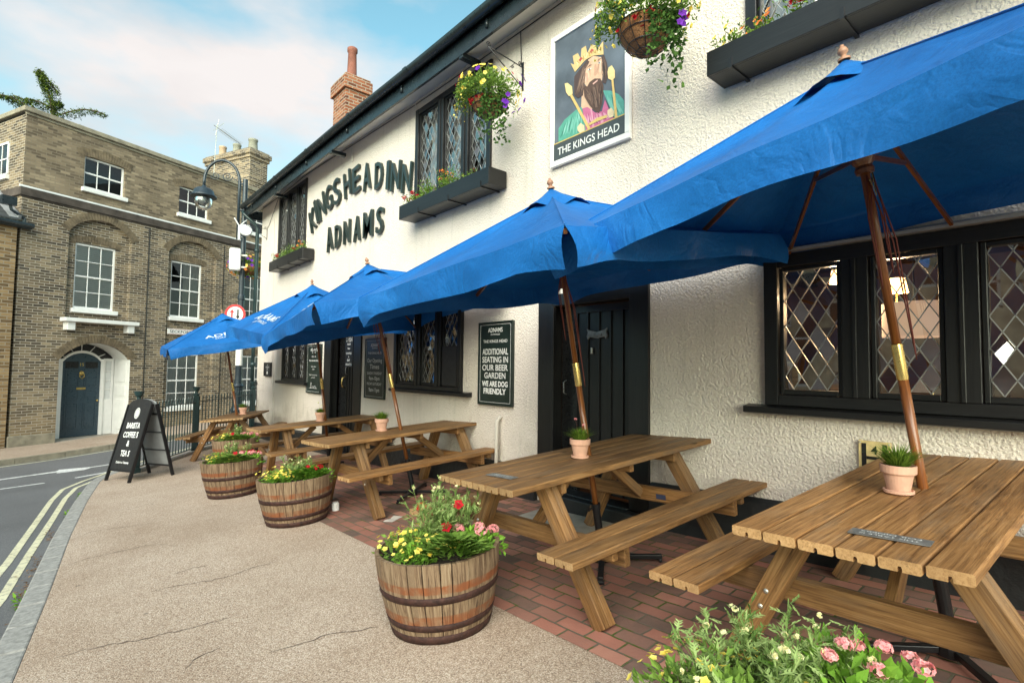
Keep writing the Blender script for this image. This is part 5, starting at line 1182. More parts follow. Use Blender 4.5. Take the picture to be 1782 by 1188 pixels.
# ================================================================== BARRELS
rnd.seed(3)
BT, BB, BHT = .33, .272, .42
bar0 = thing('barrel_planter', '', 'barrel', group='half whisky barrel planters along the pavement')
def brad(z): t = z/BHT; return lerp(BB, BT, t)+.022*math.sin(PI*t*.75)
mb = MB(); ns = 26; zs = [0, .1, .2, .3, .37, .42]; angs = [0]
while len(angs) < ns: angs.append(angs[-1]+rnd.uniform(.6, 1.4))
tot = angs[-1]+1; angs = [a/tot*2*PI for a in angs]+[2*PI]
for i in range(ns):
    a0, a1 = angs[i]+.008, angs[i+1]-.008; r0 = rnd.uniform(0, 40); dr = rnd.uniform(-.002, .002); sub = 2; top = rnd.uniform(-.002, .002)
    rows_ = []
    for z in zs:
        zz_ = z+(top if z > .4 else 0)
        for s in range(sub+1): a = lerp(a0, a1, s/sub); r_ = brad(z)+dr; rows_.append((r_*math.cos(a), r_*math.sin(a), zz_))
    for z in reversed(zs):
        zz_ = z+(top if z > .4 else 0)
        for s in range(sub+1): a = lerp(a0, a1, s/sub); r_ = brad(z)+dr-.022; rows_.append((r_*math.cos(a), r_*math.sin(a), zz_))
    n = sub+1; m_ = len(zs)*2
    gs = [(v[2]+r0, i*3.7+BT*math.atan2(v[1], v[0]), r0*.1) for v in rows_]
    fs = [(j*n+s, j*n+s+1, (j+1)*n+s+1, (j+1)*n+s) for j in range(m_-1) for s in range(sub)]
    # side faces
    for s in (0, sub):
        for j in range(len(zs)-1): fs.append((j*n+s, (j+1)*n+s, (m_-2-j)*n+s, (m_-1-j)*n+s))
    mb.add(rows_, fs, gs)
mb.build('staves', MT['oak'], bar0)
for z, h_ in ((.0, .045), (.07, .036), (.215, .038)):
    mb = MB(); e = .003; pr = [(brad(z)-.005, z+.001), (brad(z)+e, z+.001), (brad(z+h_/2)+e+.001, z+h_/2), (brad(z+h_)+e, z+h_), (brad(z+h_)-.005, z+h_)]; mb.lathe(pr, (0, 0, 0), 56)
    for q_ in (0, .09, 3.2): mb.lathe([(0, .004), (.005, .003), (.007, 0)], (0, 0, 0), 8, Matrix.Rotation(.7+q_+z*7, 4, 'Z') @ Matrix.Translation((brad(z+h_/2)+e, 0, z+h_/2)) @ Matrix.Rotation(R(90), 4, 'Y'))
    hp = mb.build('hoop', MT['rust'], bar0, smooth=True)
mb = MB(); mb.lathe([(.325, .37), (.2, .385), (0, .39)], (0, 0, 0), 28); mb.build('soil', MT['soil'], bar0, smooth=True)
BR = [(1.46, .56, 0, 1.0, 1.0, 'nearest barrel planter, only its flowers showing at the bottom edge'),
      (1.70, 2.54, .6, 1.0, 1.0, 'large weathered barrel planter in the foreground, left of the second table'),
      (1.88, 5.40, 2.1, 1.03, 1.03, 'second barrel planter along the pavement, left of the middle table'),
      (1.76, 7.34, 3.6, 1.02, 1.03, 'third barrel planter, with pink and yellow flowers spilling over its rim'),
      (2.32, 9.55, 5.0, 1.0, 1.13, 'farthest barrel planter, tucked between the fourth and fifth tables')]
BRM = []
for i, (x, y, a, s, sz, lab) in enumerate(BR):
    M_ = ground_mat(x, y, a, .001) @ Matrix.Diagonal((s, s, sz, 1)); BRM.append((x, y, sz*BHT*.92))
    if i == 0: bar0.matrix_world = M_; bar0['label'] = lab
    else: dup(bar0, M_, lab)
# plants: view-side directions. street is -x, camera -y
def p_yellow(m, fm, w=.2, n=420, f0=.012, f1=.020):
    bush(m, (0, 0, .02), (w, w, .10), n*2, .032, .5, .5, .1)
    for i in range(int(n*.11)):
        a = rnd.uniform(0, 2*PI); k = rnd.random()**.5; p = Vector((math.cos(a)*w*1.05*k, math.sin(a)*w*1.0*k, .125-.07*k+rnd.uniform(-.015, .03))); flower(fm, p, Vector((math.cos(a)*.6*k, math.sin(a)*.6*k, 1))+rdir()*.5, rnd.uniform(f0, f1))
def p_daisy(m, fm, n=15, h=.30, w=.15):
    for i in range(n):
        a = rnd.uniform(0, 2*PI); k = rnd.random()**.7*w; p = Vector((math.cos(a)*k*.6, math.sin(a)*k*.6, 0)); e = Vector((math.cos(a)*k*1.5, math.sin(a)*k*1.5, h*rnd.uniform(.6, 1.05)))
        s = .0016; m.add([p+Vector((-s, 0, 0)), p+Vector((s, 0, 0)), e+Vector((s, 0, 0)), e+Vector((-s, 0, 0))], [(0, 1, 2, 3)], [(.4, 0, 0)]*4)
        m.add([p+Vector((0, -s, 0)), p+Vector((0, s, 0)), e+Vector((0, s, 0)), e+Vector((0, -s, 0))], [(0, 1, 2, 3)], [(.4, 0, 0)]*4)
        for j in range(20): s_ = j/19; feather(m, p.lerp(e, .10+.88*s_), rdir(.5), .068*(1.2-.5*s_))
        if i % 2 == 0: q = e+Vector((0, 0, .02)); cluster(fm, q, .007, 8, .006)
def p_verb(m, fm, heads, n=260, w=.17, fr=.0105):
    bush(m, (0, 0, .02), (w, w, .10), n*2, .042, .5, .4, .1)
    for (x, y, z, r_) in heads: cluster(fm, (x, y, z), r_, 34, fr)
def p_lush(m, fm, n=210, w=.13):
    for i in range(n):
        a = rnd.uniform(0, 2*PI); k = rnd.random()**.5; p = Vector((math.cos(a)*w*k, math.sin(a)*w*k, .05+.05*(1-k)+rnd.uniform(0, .03))); leafquad(m, p, Vector((math.cos(a), math.sin(a), .35)), Vector((0, 0, 1)), .062, .05)
def planted(i, off, kind, leaf, bloom, lab, sc=1, dz=0, **k):
    x, y, h_ = BRM[i]; h_ += dz; fm = MB(); m = MB(); kind(m, fm, **k)
    t = thing('bedding_plant', lab, 'plant', mat=Matrix.Translation((x+off[0], y+off[1], gz(x, y)+h_)) @ Matrix.Scale(sc, 4), group='bedding plants in the barrels')
    m.build('foliage', MT[leaf], t)
    if fm.v: fm.build('blooms', MT[bloom], t)
WH_ = ['nearest barrel', 'large foreground barrel', 'second barrel', 'third barrel', 'farthest barrel']
rnd.seed(77)
HP = [(.05, .02, .11, .032), (-.06, .03, .115, .03), (.0, -.06, .12, .033), (.1, -.03, .10, .03), (-.02, .09, .11, .028)]
# image-left in this view is roughly (-.76,.65) and towards the camera is (-.6,-.8)
for i in range(5):
    b = WH_[i]; big = i < 2
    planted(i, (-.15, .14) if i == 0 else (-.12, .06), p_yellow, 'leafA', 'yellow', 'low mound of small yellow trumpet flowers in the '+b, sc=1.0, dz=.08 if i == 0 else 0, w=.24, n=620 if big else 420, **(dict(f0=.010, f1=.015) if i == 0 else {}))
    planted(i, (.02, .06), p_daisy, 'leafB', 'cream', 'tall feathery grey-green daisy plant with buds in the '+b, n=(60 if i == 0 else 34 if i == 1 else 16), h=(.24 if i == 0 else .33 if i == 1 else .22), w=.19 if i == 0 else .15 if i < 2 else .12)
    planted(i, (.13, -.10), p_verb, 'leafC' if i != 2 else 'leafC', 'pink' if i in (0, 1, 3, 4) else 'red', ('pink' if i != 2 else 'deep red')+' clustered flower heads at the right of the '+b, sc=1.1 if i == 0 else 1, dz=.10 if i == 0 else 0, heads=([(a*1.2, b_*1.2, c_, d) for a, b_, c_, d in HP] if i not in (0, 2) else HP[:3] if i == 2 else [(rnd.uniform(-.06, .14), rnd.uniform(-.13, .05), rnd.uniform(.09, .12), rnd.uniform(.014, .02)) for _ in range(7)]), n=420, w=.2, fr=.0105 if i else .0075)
planted(1, (.03, -.12), p_lush, 'leafC', 'red', 'bright rounded leaves below the pink heads in the large foreground barrel', sc=.8)
for i, w_ in ((1, 'large foreground'), (3, 'third'), (4, 'farthest')): planted(i, (-.05, -.17) if i > 1 else (-.03, -.16), p_lush, 'leafA', 'red', 'round mid-green leaves along the front rim of the '+w_+' barrel', sc=.9, n=320, w=.19)
for i, w_ in ((1, 'large foreground'), (2, 'second'), (3, 'third'), (0, 'nearest')): planted(i, (-.20, -.05), p_yellow, 'leafC', 'yellow', 'loose yellow-flowered trails over the street-side rim of the '+w_+' barrel', sc=.8, dz=.05 if i == 0 else .0, w=.17, n=300, **(dict(f0=.010, f1=.015) if i == 0 else {}))
planted(2, (.06, -.14), p_lush, 'leafC', 'red', 'bright rounded lettuce-green leaves at the front of the second barrel')
def p_redsingle(m, fm, pts=()):
    for p in pts: flower(fm, Vector(p), Vector((-.5, -.6, .6)), .034); flower(fm, Vector(p)+Vector((.004, .002, .004)), Vector((-.5, -.6, .7)), .026)
    bush(m, (0, 0, .02), (.09, .09, .08), 90, .04, .5)
planted(1, (-.02, -.06), p_redsingle, 'leafA', 'red', 'single large red blooms in the middle of the large foreground barrel', pts=[(0, 0, .14), (.12, .06, .23), (-.03, .22, .21)])
planted(0, (.10, .05), p_redsingle, 'leafA', 'red', 'crimson blooms behind the daisies in the nearest barrel', pts=[(0, 0, .15), (.05, -.06, .13), (-.06, .0, .12), (.1, -.03, .12)])
planted(3, (-.03, -.14), p_redsingle, 'leafC', 'red', 'single red bloom at the front of the third barrel', pts=[(0, 0, .12)])
planted(4, (-.10, -.10), p_redsingle, 'leafC', 'red', 'small red bloom at the left of the farthest barrel', pts=[(0, 0, .12)])
planted(3, (.16, .0), p_verb, 'leafD', 'red', 'red flower heads at the right rim of the third barrel', heads=HP[:4], n=160, w=.12)

# ================================================================== A-BOARD, MUG, PAPER
t = thing('menu_board', 'black folding pavement board lettered BARISTA COFFEE & TEAS beside the railings', 'sign board')
bx, by = 1.04, 10.02; aw = R(-74)   # width direction on ground L->R
Lf, Rf, Lb, Rb = Vector((.67, 10.34)), Vector((.90, 9.68)), Vector((1.24, 10.46)), Vector((1.47, 9.80))
t.matrix_world = Matrix.Translation((1.05, 10.07, gz(1.05, 10.07)))
def g3(v, z=0): return Vector((v.x-1.05, v.y-10.07, gz(v.x, v.y)-gz(1.05, 10.07)+z))
Hb = 1.14; ml_ = (Lf+Lb)/2; mr_ = (Rf+Rb)/2; tl = g3(ml_, Hb); tr_ = g3(mr_, Hb); wd = (tr_-tl).normalized(); dp = Vector((-wd.y, wd.x, 0))
if dp.dot(g3(Lb)-g3(Lf)) < 0: dp = -dp
def aframe(Lp, Rp, sg, face, text):
    a, b = g3(Lp), g3(Rp); ta, tb_ = tl+dp*sg*.03, tr_+dp*sg*.03; m = MB(); sdir = wd
    m.bar(a, ta, .045, .03, wd); m.bar(b, tb_, .045, .03, wd)
    for f in (.14, .86) if not text else (.14,): m.bar(a.lerp(ta, f), b.lerp(tb_, f), .03, .02, dp)
    fr = m.build('frame', MT['steel'], t, bev=.003)
    xd = (tb_-ta).normalized(); yd = ((ta-a)+(tb_-b)).normalized(); w_ = (b-a).length; nrm = xd.cross(yd).normalized()
    if nrm.dot(dp*sg) < 0: nrm = -nrm
    o = (a+b)/2
    M_ = Matrix(((xd.x, -nrm.x, yd.x, o.x), (xd.y, -nrm.y, yd.y, o.y), (xd.z, -nrm.z, yd.z, o.z), (0, 0, 0, 1)))
    ln = ((ta-a).length+(tb_-b).length)/2; hw = w_/2-.02; z0, z1 = .15, ln-.0
    m = MB(M_); pts = [(-hw, z0), (hw, z0), (hw, z1)]+[(hw*math.cos(k*PI/10), z1+.085*math.sin(k*PI/10)) for k in range(1, 10)]+[(-hw, z1)]; m.poly(pts, -.008, .012)
    p = m.build('panel', MT['boardblack'] if text else MT['lead'], t)
    if text:
        m = MB(M_)
        for s_, z_, h_, w2 in (('BARISTA', .80, .085, .40), ('COFFEE S', .66, .085, .44), ('&', .53, .085, .08), ('TEA S', .38, .085, .27), ('Drink in or Takeaway', .27, .032, .38)): m.text(s_, 0, z_*ln/1.17, h_, w=w2, y=-.012, bold=.03)
        m.build('writing', MT['whitetext'], p)
        m = MB(M_); n = 28; vs = []
        for r_ in (.0, .052, .058, .075):
            vs += [(r_*math.cos(2*PI*k/n), -.012, 1.03*ln/1.17+r_*1.15*math.sin(2*PI*k/n)) for k in range(n)]
        m.add(vs, [(n*2+k, n*2+(k+1) % n, n*3+(k+1) % n, n*3+k) for k in range(n)]+[(k, (k+1) % n, n+(k+1) % n, n+k) for k in range(n)]); m.build('emblem', MT['chalk'], p)
    else:
        m = MB(M_); 
        for f in (.35, .6, .85): m.box(-hw, hw, .005, .02, ln*f, ln*f+.015)
        m.build('crossbars', MT['steel'], p)
aframe(Lf, Rf, -1, 1, True); aframe(Lb, Rb, 1, 1, False)
t = thing('candle_lantern', 'small white tin beside the second barrel at the edge of the bricks', 'lantern', mat=ground_mat(2.27, 5.40, 0, .005))
mb = MB(); mb.lathe([(0, 0), (.036, 0), (.038, .07), (.03, .078), (.03, .085), (0, .085)], n=18); mb.build('body', MT['white'], t, smooth=False)
mb = MB(); mb.tube([(-.034, 0, .07), (-.03, 0, .11), (0, 0, .125), (.03, 0, .11), (.034, 0, .07)], .002, 5); mb.build('handle', MT['steel'], t)
mb = MB(ground_mat(2.49, 4.58, .5, .006)); vs = [(-.09+.18*i/6, -.05+.10*j/3, .002+.006*math.sin(i*1.3)*j/3) for j in range(4) for i in range(7)]
mb.add(vs+[(v[0], v[1], v[2]+.0006) for v in vs], [(j*7+i, j*7+i+1, (j+1)*7+i+1, (j+1)*7+i) for j in range(3) for i in range(6)]+[(28+j*7+i, 28+j*7+i+1, 28+(j+1)*7+i+1, 28+(j+1)*7+i) for j in range(3) for i in range(6)])
tag(mb.build('paper_slip', paint((.55, .5, .45))), 'pale paper slip lying on the brick paving in front of the middle table', 'paper')

# ================================================================== RAILINGS
pA, pB, pC = Vector((1.08, 10.7)), Vector((2.22, 12.45)), Vector((3.72, 14.02))
fence = thing('railings', 'dark green iron railings with cup-topped posts between the pavement edge and the inn corner', 'railings', (pA.x, pA.y, gz(pA.x, pA.y)))
def fl3(v, z=0): return Vector((v.x-pA.x, v.y-pA.y, gz(v.x, v.y)-gz(pA.x, pA.y)+z))
for P in (pA, pB, pC):
    mb = MB(); c = fl3(P); mb.box(c.x-.045, c.x+.045, c.y-.045, c.y+.045, c.z, c.z+1.16); mb.box(c.x-.06, c.x+.06, c.y-.06, c.y+.06, c.z, c.z+.08); mb.lathe([(.06, 1.16), (.065, 1.19), (.03, 1.21), (.03, 1.24), (.06, 1.28), (.075, 1.34), (.06, 1.335), (.02, 1.3), (0, 1.3)], (c.x, c.y, c.z), 12)
    mb.build('post', MT['railpaint'], fence)
for a, b in ((pA, pB), (pB, pC)):
    for z in (.09, 1.03): mb = MB(); mb.bar(fl3(a, z), fl3(b, z), .04, .012, (0, 0, 1)); mb.build('rail', MT['railpaint'], fence)
    ln = (b-a).length; n = int(ln/.105)
    for k in range(1, n):
        q = a.lerp(b, k/n); c = fl3(q); mb = MB(); mb.tube([(c.x, c.y, c.z+.09), (c.x, c.y, c.z+1.09), (c.x, c.y, c.z+1.12), (c.x, c.y, c.z+1.15)], [.010, .010, .013, .002], 6); mb.build('bar', MT['railpaint'], fence)
mb = MB(); 
for a, b in ((pA, pB), (pB, pC)): mb.bar(fl3(a, .02), fl3(b, .02), .12, .06, (0, 0, 1))
mb.build('stone_footing', MT['kerb'], fence)

# ================================================================== LAMP POST
lx_, ly_ = 3.5, 14.55; lz = gz(lx_, ly_)
lamp = thing('street_lamp', 'dark iron street lamp with a curled arm and hanging glass lantern at the inn corner', 'street lamp', (lx_, ly_, lz))
hh = 6.5
mb = MB(); mb.lathe([(.2, 0), (.2, .1), (.15, .16), (.15, .6), (.17, .64), (.13, .72), (.11, .8), (.11, 1.2), (.13, 1.24), (.09, 1.3), (.075, 1.5), (.07, 3.4), (.085, 3.42), (.085, 3.5), (.062, 3.55), (.058, hh), (0, hh)], (0, 0, 0), 16); mb.build('column', MT['bluecap'], lamp, smooth=False)
mb = MB(); mb.lathe([(.083, 1.75), (.083, 2.25)], (0, 0, 0), 16); mb.build('white_band', MT['white'], lamp, smooth=True)
ad = Vector((-.85, .53, 0)).normalized()     # arm direction
mb = MB(); pts = []; c0 = ad*.14; zt_ = hh-.05
pts.append(c0+Vector((0, 0, hh-1.55))); pts.append(c0+Vector((0, 0, hh-.1)))
for k in range(1, 14): a = PI*k/13; pts.append(c0+ad*(.42-.42*math.cos(a))+Vector((0, 0, hh-.1+.62*math.sin(a)*.9)))
pts.append(pts[-1]+Vector((0, 0, -.12))); mb.tube(pts, .035, 10)
for z in (hh-.12, hh-.8, hh-1.3): mb.tube([Vector((0, 0, z)), c0+Vector((0, 0, z))], .025, 8)
u = ad; mb.tube(scroll(c0+u*.30+Vector((0, 0, hh+.05)), .13, 1.5, tuple(u), (0, 0, 1), start=PI), .011, 5); mb.tube(scroll(c0+u*.58+Vector((0, 0, hh+.05)), .11, 1.5, tuple(-u), (0, 0, 1), start=PI), .011, 5); mb.tube([c0+Vector((0, 0, hh-.1)), c0+u*.17+Vector((0, 0, hh+.02))], .011, 5)
mb.build('arm', MT['bluecap'], lamp, smooth=True)
hp = pts[-1]; mb = MB(); mb.lathe([(.04, 0), (.06, -.05), (.16, -.08), (.22, -.13), (.24, -.22), (.3, -.27), (.3, -.3), (.2, -.29), (.0, -.2)], tuple(hp), 24); ln_ = mb.build('lantern_hood', MT['bluecap'], lamp, smooth=True)
mb = MB(); mb.lathe([(.19, -.3), (.2, -.42), (.17, -.54), (.1, -.61), (0, -.63)], tuple(hp), 24); mb.build('glass_bowl', MT['lampglass'], ln_, smooth=True)
mb = MB(); mb.lathe([(0, -.28), (.11, -.3), (.12, -.42), (.06, -.5), (0, -.52)], tuple(hp), 16); mb.build('lamp_unit', MT['oxide'], ln_, smooth=True)
cdir = Vector((-.235, -.97, 0)); sdv = Vector((.97, -.235, 0))
Ms = Matrix(((sdv.x, -cdir.x, 0, 0), (sdv.y, -cdir.y, 0, 0), (0, 0, 1, 0), (0, 0, 0, 1)))
t = thing('equipment_box', 'rounded white plastic box strapped to the lamp post above the street', 'box', mat=Matrix.Translation((lx_, ly_, lz+4.1)) @ Ms)
mb = MB(); mb.box(-.30, -.04, -.32, -.13, 0, .56); mb.build('case', MT['plastic'], t, bev=.05)
mb = MB(); mb.box(-.1, .1, -.13, -.07, .1, .14); mb.box(-.1, .1, -.13, -.07, .4, .44); mb.build('strap', MT['bolt'], t)
t = thing('dish_antenna', 'small round white antenna with two short aerial rods on the lamp post', 'antenna', mat=Matrix.Translation((lx_, ly_, lz+5.0)) @ Ms)
mb = MB(); mb.lathe([(0, .04), (.13, .04), (.15, .0), (.13, -.03), (0, -.03)], (0, 0, 0), 24, Matrix.Translation((.05, -.2, .15)) @ Matrix.Rotation(R(90), 4, 'X')); mb.build('dish', MT['plastic'], t)
mb = MB(); mb.tube([(-.1, -.12, -.1), (-.1, -.12, .25)], .03, 8); mb.tube([(-.1, -.12, .25), (-.22, -.12, .45)], .015, 6); mb.tube([(-.1, -.12, .25), (.08, -.12, .45)], .015, 6); mb.tube([(0, -.2, .15), (0, 0, .15)], .02, 6); mb.tube([(-.1, -.12, 0), (0, 0, 0)], .02, 6); mb.build('aerial', MT['plastic'], t)
# round traffic sign
t = thing('road_sign', 'round red-bordered priority sign with a red and a black arrow behind the farthest parasol', 'road sign', mat=Matrix.Translation((lx_-.16, ly_-.14, lz+3.02)) @ Ms @ Matrix.Rotation(R(-20), 4, 'Z') @ Matrix.Scale(.8, 4))
n = 40
def disc(m, r0, r1, y): m.add([(r*math.cos(2*PI*k/n), y, r*math.sin(2*PI*k/n)) for r in (r0, r1) for k in range(n)], [(k, (k+1) % n, n+(k+1) % n, n+k) for k in range(n)])
mb = MB(); disc(mb, 0.0001, .31, .004); disc(mb, .31, .312, -.01) ; mb.box(-.04, .04, .005, .08, -.05, .05); mb.build('back_plate', MT['oxide'], t)
mb = MB(); disc(mb, .235, .31, -.008); mb.build('red_border', MT['signred'], t)
mb = MB(); disc(mb, .0001, .235, -.008); mb.build('white_face', MT['white'], t)
mb = MB(); mb.poly([(-.115, -.15), (-.065, -.15), (-.065, .05), (-.02, .05), (-.09, .16), (-.16, .05), (-.115, .05)], -.0105, .001); mb.build('red_arrow', MT['signred'], t)
mb = MB(); mb.poly([(.06, .15), (.11, .15), (.11, -.05), (.15, -.05), (.085, -.16), (.02, -.05), (.06, -.05)], -.0105, .001); mb.build('black_arrow', MT['black'], t)
t = thing('yellow_tag', 'small yellow notice tag strapped to the lamp post below the parasol edge', 'notice', mat=Matrix.Translation((lx_, ly_, lz+2.62)) @ Ms)
mb = MB(); mb.box(-.14, -.03, -.12, -.105, 0, .2); mb.build('plate', MT['signyellow'], t); mb = MB(); mb.box(-.1, .08, -.104, -.07, .08, .12); mb.build('strap', MT['bolt'], t)
# basket ring on lamp post
rnd.seed(8); c = Vector((lx_+.2, ly_+.25, lz+4.3))
t = thing('hanging_basket', 'flower basket strapped around the street lamp column', 'basket', c, 0, 'coir lined hanging baskets')
mb = MB(); mb.lathe([(0, -.22), (.2, -.18), (.32, 0), (.28, 0), (0, -.02)], n=20); mb.build('coir_liner', MT['coir'], t, smooth=True)
mb = MB(); mb.tube([(0, 0, 0), (-.12, .1, .05)], .02, 6); mb.build('bracket_bar', MT['steel'], t)
plantgroup('trailing_plants', 'mixed purple, red and yellow flowers around the street lamp column', 'plant', TR(c.x, c.y, c.z), [
    ('foliage', lambda m: bush(m, (0, 0, .0), (.48, .48, .3), 900, .075, .45, .3, .3), 'leafA'),
    ('purple_blooms', lambda m: [flower(m, Vector((d.x*.5, d.y*.5, d.z*.3)), d, .045) for d in [rdir(.1) for _ in range(22)]], 'purple'),
    ('red_blooms', lambda m: [flower(m, Vector((d.x*.5, d.y*.5, d.z*.3)), d, .045) for d in [rdir(.1) for _ in range(38)]], 'orange'),
    ('yellow_blooms', lambda m: [flower(m, Vector((d.x*.5, d.y*.5, d.z*.33)), d, .03) for d in [rdir(-.1) for _ in range(26)]], 'yellow')], 'flowers spilling from the hanging baskets')

# ================================================================== BRICK TOWNHOUSE
HM = TR(.3, 18.1, 0, R(23.9)); hse = thing('brick_townhouse', 'three-storey yellow-brown brick townhouse with arched recesses and a blue front door', 'building', mat=HM)
def arc(xa, xb, zs_, zt2):
    w = (xb-xa)/2; h = zt2-zs_; r_ = (w*w+h*h)/(2*h); cx_, cz_ = (xa+xb)/2, zt2-r_
    return lambda x: cz_+math.sqrt(max(0, r_*r_-(x-cx_)**2)), (cx_, cz_, r_)
xe = 10.5
bays = [(-.17, 1.36, 2.54), (2.42, 3.98, -.9), (5.0, 6.55, -.9), (7.6, 9.15, -.9)]
holes = []; arcs = []
for a, b, zb in bays:
    fn, par_ = arc(a, b, 4.86, 5.30); holes.append((a, b, zb, fn)); arcs.append((par_, a, b))
dfn, dpar = arc(-.24, 1.46, 1.48, 1.93); holes.append((-.24, 1.46, -.66, dfn))
wins3 = [(.10, 1.10), (2.66, 3.64), (5.2, 6.18), (7.8, 8.78)]
mb = MB(); wallcols(mb, -1.18, xe, -1.4, 5.46, holes, 0, .11)
mb.add([(-1.18, 0, -1.4), (-1.18, 0, 7.55), (-1.18, 9, 7.55), (-1.18, 9, -1.4)], [(0, 1, 2, 3)])
mb.build('lower_wall', MT['ybrick'], hse)
mb = MB(); wallcols(mb, -1.18, xe, 5.46, 7.6, [(a, b, 6.08, 6.98) for a, b in wins3], .0, .12)
mb.build('upper_wall', MT['ybrickup'], hse)
mb = MB()   # recessed panels
mid = [(.04, 1.02), (2.58, 3.57), (5.1, 6.08), (7.7, 8.68)]
for (a, b, zb), (wa, wb) in zip(bays, mid):
    hs = [(wa, wb, 2.80, 4.62)]
    if zb < 0: hs.append((wa, wb, .0, 1.72))
    wallcols(mb, a-.02, b+.02, zb-.02, 5.36, hs, .11, .12)
mb.build('recessed_wall', MT['ybrick'], hse)
mb = MB(); mb.box(-1.24, xe, -.05, .0, 5.50, 5.70); mb.box(-1.22, xe, -.02, .0, 5.46, 5.5); mb.box(-1.24, -1.18, 0, 9, 5.5, 5.7); mb.build('string_course', MT['stringbrick'], hse, bev=.01)
mb = MB(); mb.prism([(-.055, 5.702), (-.052, 5.73), (0, 5.76), (0, 5.702)], -1.25, xe); mb.build('string_flashing', MT['net'], hse)
mb = MB(); mb.box(-1.26, xe, -.09, .3, 7.6, 7.72); mb.box(-1.21, xe, -.03, -.0, 7.53, 7.6); mb.box(-1.26, -.9, .3, 9, 7.6, 7.72); mb.build('parapet_coping', MT['stone'], hse, bev=.015)
mb = MB(); mb.add([(-1.1, .2, 7.5), (xe, .2, 7.5), (xe, 9, 7.5), (-1.1, 9, 7.5)], [(0, 1, 2, 3)]); mb.add([(xe, 0, -1.4), (xe, 9, -1.4), (xe, 9, 7.6), (xe, 0, 7.6)], [(0, 1, 2, 3)]); mb.build('flat_roof', MT['rooftile'], hse)
mb = MB(); mb.box(-1.22, -.26, -.07, .0, -1.1, -.40); mb.build('plinth_course', MT['stone'], hse, bev=.02)
def voussoirs(mb, cx_, cz_, r0, r1, a0, a1, n, y0, y1):
    for k in range(n):
        u, v = lerp(a0, a1, (k+.06)/n), lerp(a0, a1, (k+.94)/n); j = rnd.uniform(0, .006)
        q = [(cx_+r_*math.sin(a), cz_+r_*math.cos(a)) for r_, a in ((r0, u), (r0, v), (r1, v), (r1, u))]
        mb.poly(q, y0-j, y1-y0+j)
for (cx_, cz_, r_), a, b in arcs+[(dpar, -.24, 1.46)]:
    mb = MB(); an = math.asin((b-a)/2/r_); voussoirs(mb, cx_, cz_, r_, r_+.20, -an*1.02, an*1.02, 30, -.012, .02); mb.build('relieving_arch', MT['voussoir'], hse)
for a, b in mid:
    for zt_2 in (4.62, 1.72):
        if zt_2 < 2 and a < 1: continue
        mb = MB(); voussoirs(mb, (a+b)/2, zt_2-1.9*.97, 1.9, 2.06, -.32, .32, 18, .10, .13); mb.build('window_arch', MT['voussoir'], hse)
for a, b in wins3: mb = MB(); voussoirs(mb, (a+b)/2, 6.98-1.9*.985, 1.9, 2.12, -.34, .34, 20, -.008, .02); mb.build('window_arch', MT['voussoir'], hse)
def sash(x0, x1, z0, z1, cols, rows, y, dress, name='sash_window', sillx=.06):
    m = MB(); fw = .045
    m.box(x0, x0+fw, y, y+.06, z0, z1); m.box(x1-fw, x1, y, y+.06, z0, z1); m.box(x0+fw, x1-fw, y, y+.06, z1-fw, z1); m.box(x0+fw, x1-fw, y, y+.06, z0, z0+fw*1.4)
    zm = (z0+z1)/2; m.box(x0+fw, x1-fw, y+.005, y+.05, zm-.022, zm+.022)
    for k in range(1, cols): x = lerp(x0+fw, x1-fw, k/cols); m.box(x-.011, x+.011, y+.015, y+.04, z0+fw, z1-fw)
    for k in range(1, rows):
        z = lerp(z0+fw, z1-fw, k/rows)
        if abs(z-zm) > .05: m.box(x0+fw, x1-fw, y+.013, y+.042, z-.011, z+.011)
    w = m.build(name, MT['white'], hse, bev=.004)
    m = MB(); m.add([(x0+fw, y+.03, z0+fw), (x1-fw, y+.03, z0+fw), (x1-fw, y+.03, z1-fw), (x0+fw, y+.03, z1-fw)], [(0, 1, 2, 3)]); m.build('pane', MT['sashglass'], w)
    m = MB(); m.box(x0-sillx, x1+sillx, y-.16, y+.02, z0-.11, z0-.0); m.build('sill', MT['white'], w, bev=.008)
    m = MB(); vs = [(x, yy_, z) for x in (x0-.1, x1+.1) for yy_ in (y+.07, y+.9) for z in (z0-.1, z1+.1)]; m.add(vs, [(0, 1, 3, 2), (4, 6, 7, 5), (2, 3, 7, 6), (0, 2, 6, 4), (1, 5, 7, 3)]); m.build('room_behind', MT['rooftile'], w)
    if dress == 'net': drape('net_curtain', x0, x1, z0, z1, y+.055, MT['net'], w, amp=.012) if True else drape('net_curtain', x0, x1, z0, z1, y+.12, MT['net'], w)
    elif dress == 'blind':
        m = MB(); zb_ = z0+.03
        while zb_ < z1: m.box(x0, x1, y+.062, y+.068, zb_, zb_+.048); zb_ += .052
        m.build('shutter_blind', MT['white'], w)
    elif dress == 'curtain': drape('curtain', lerp(x0, x1, .45), x1-.05, z0, z1, y+.07, MT['curtain'], w, amp=.015)
for a, b in wins3: sash(a, b, 6.10, 6.97, 3, 2, .07, None)
for i, (a, b) in enumerate(mid): sash(a, b, 2.84, 4.60, 3, 4, .15, ['blind', 'curtain', 'curtain', 'net'][i])
for a, b in mid[1:]: sash(a, b, .04, 1.70, 3, 4, .15, 'net')
# canopy shelf over door
mb = MB(); mb.box(-.28, 1.50, -.30, .0, 2.46, 2.56); mb.box(-.20, -.02, -.22, .0, 2.24, 2.46); mb.box(1.24, 1.42, -.22, .0, 2.24, 2.46); mb.build('door_shelf', MT['white'], hse, bev=.01)
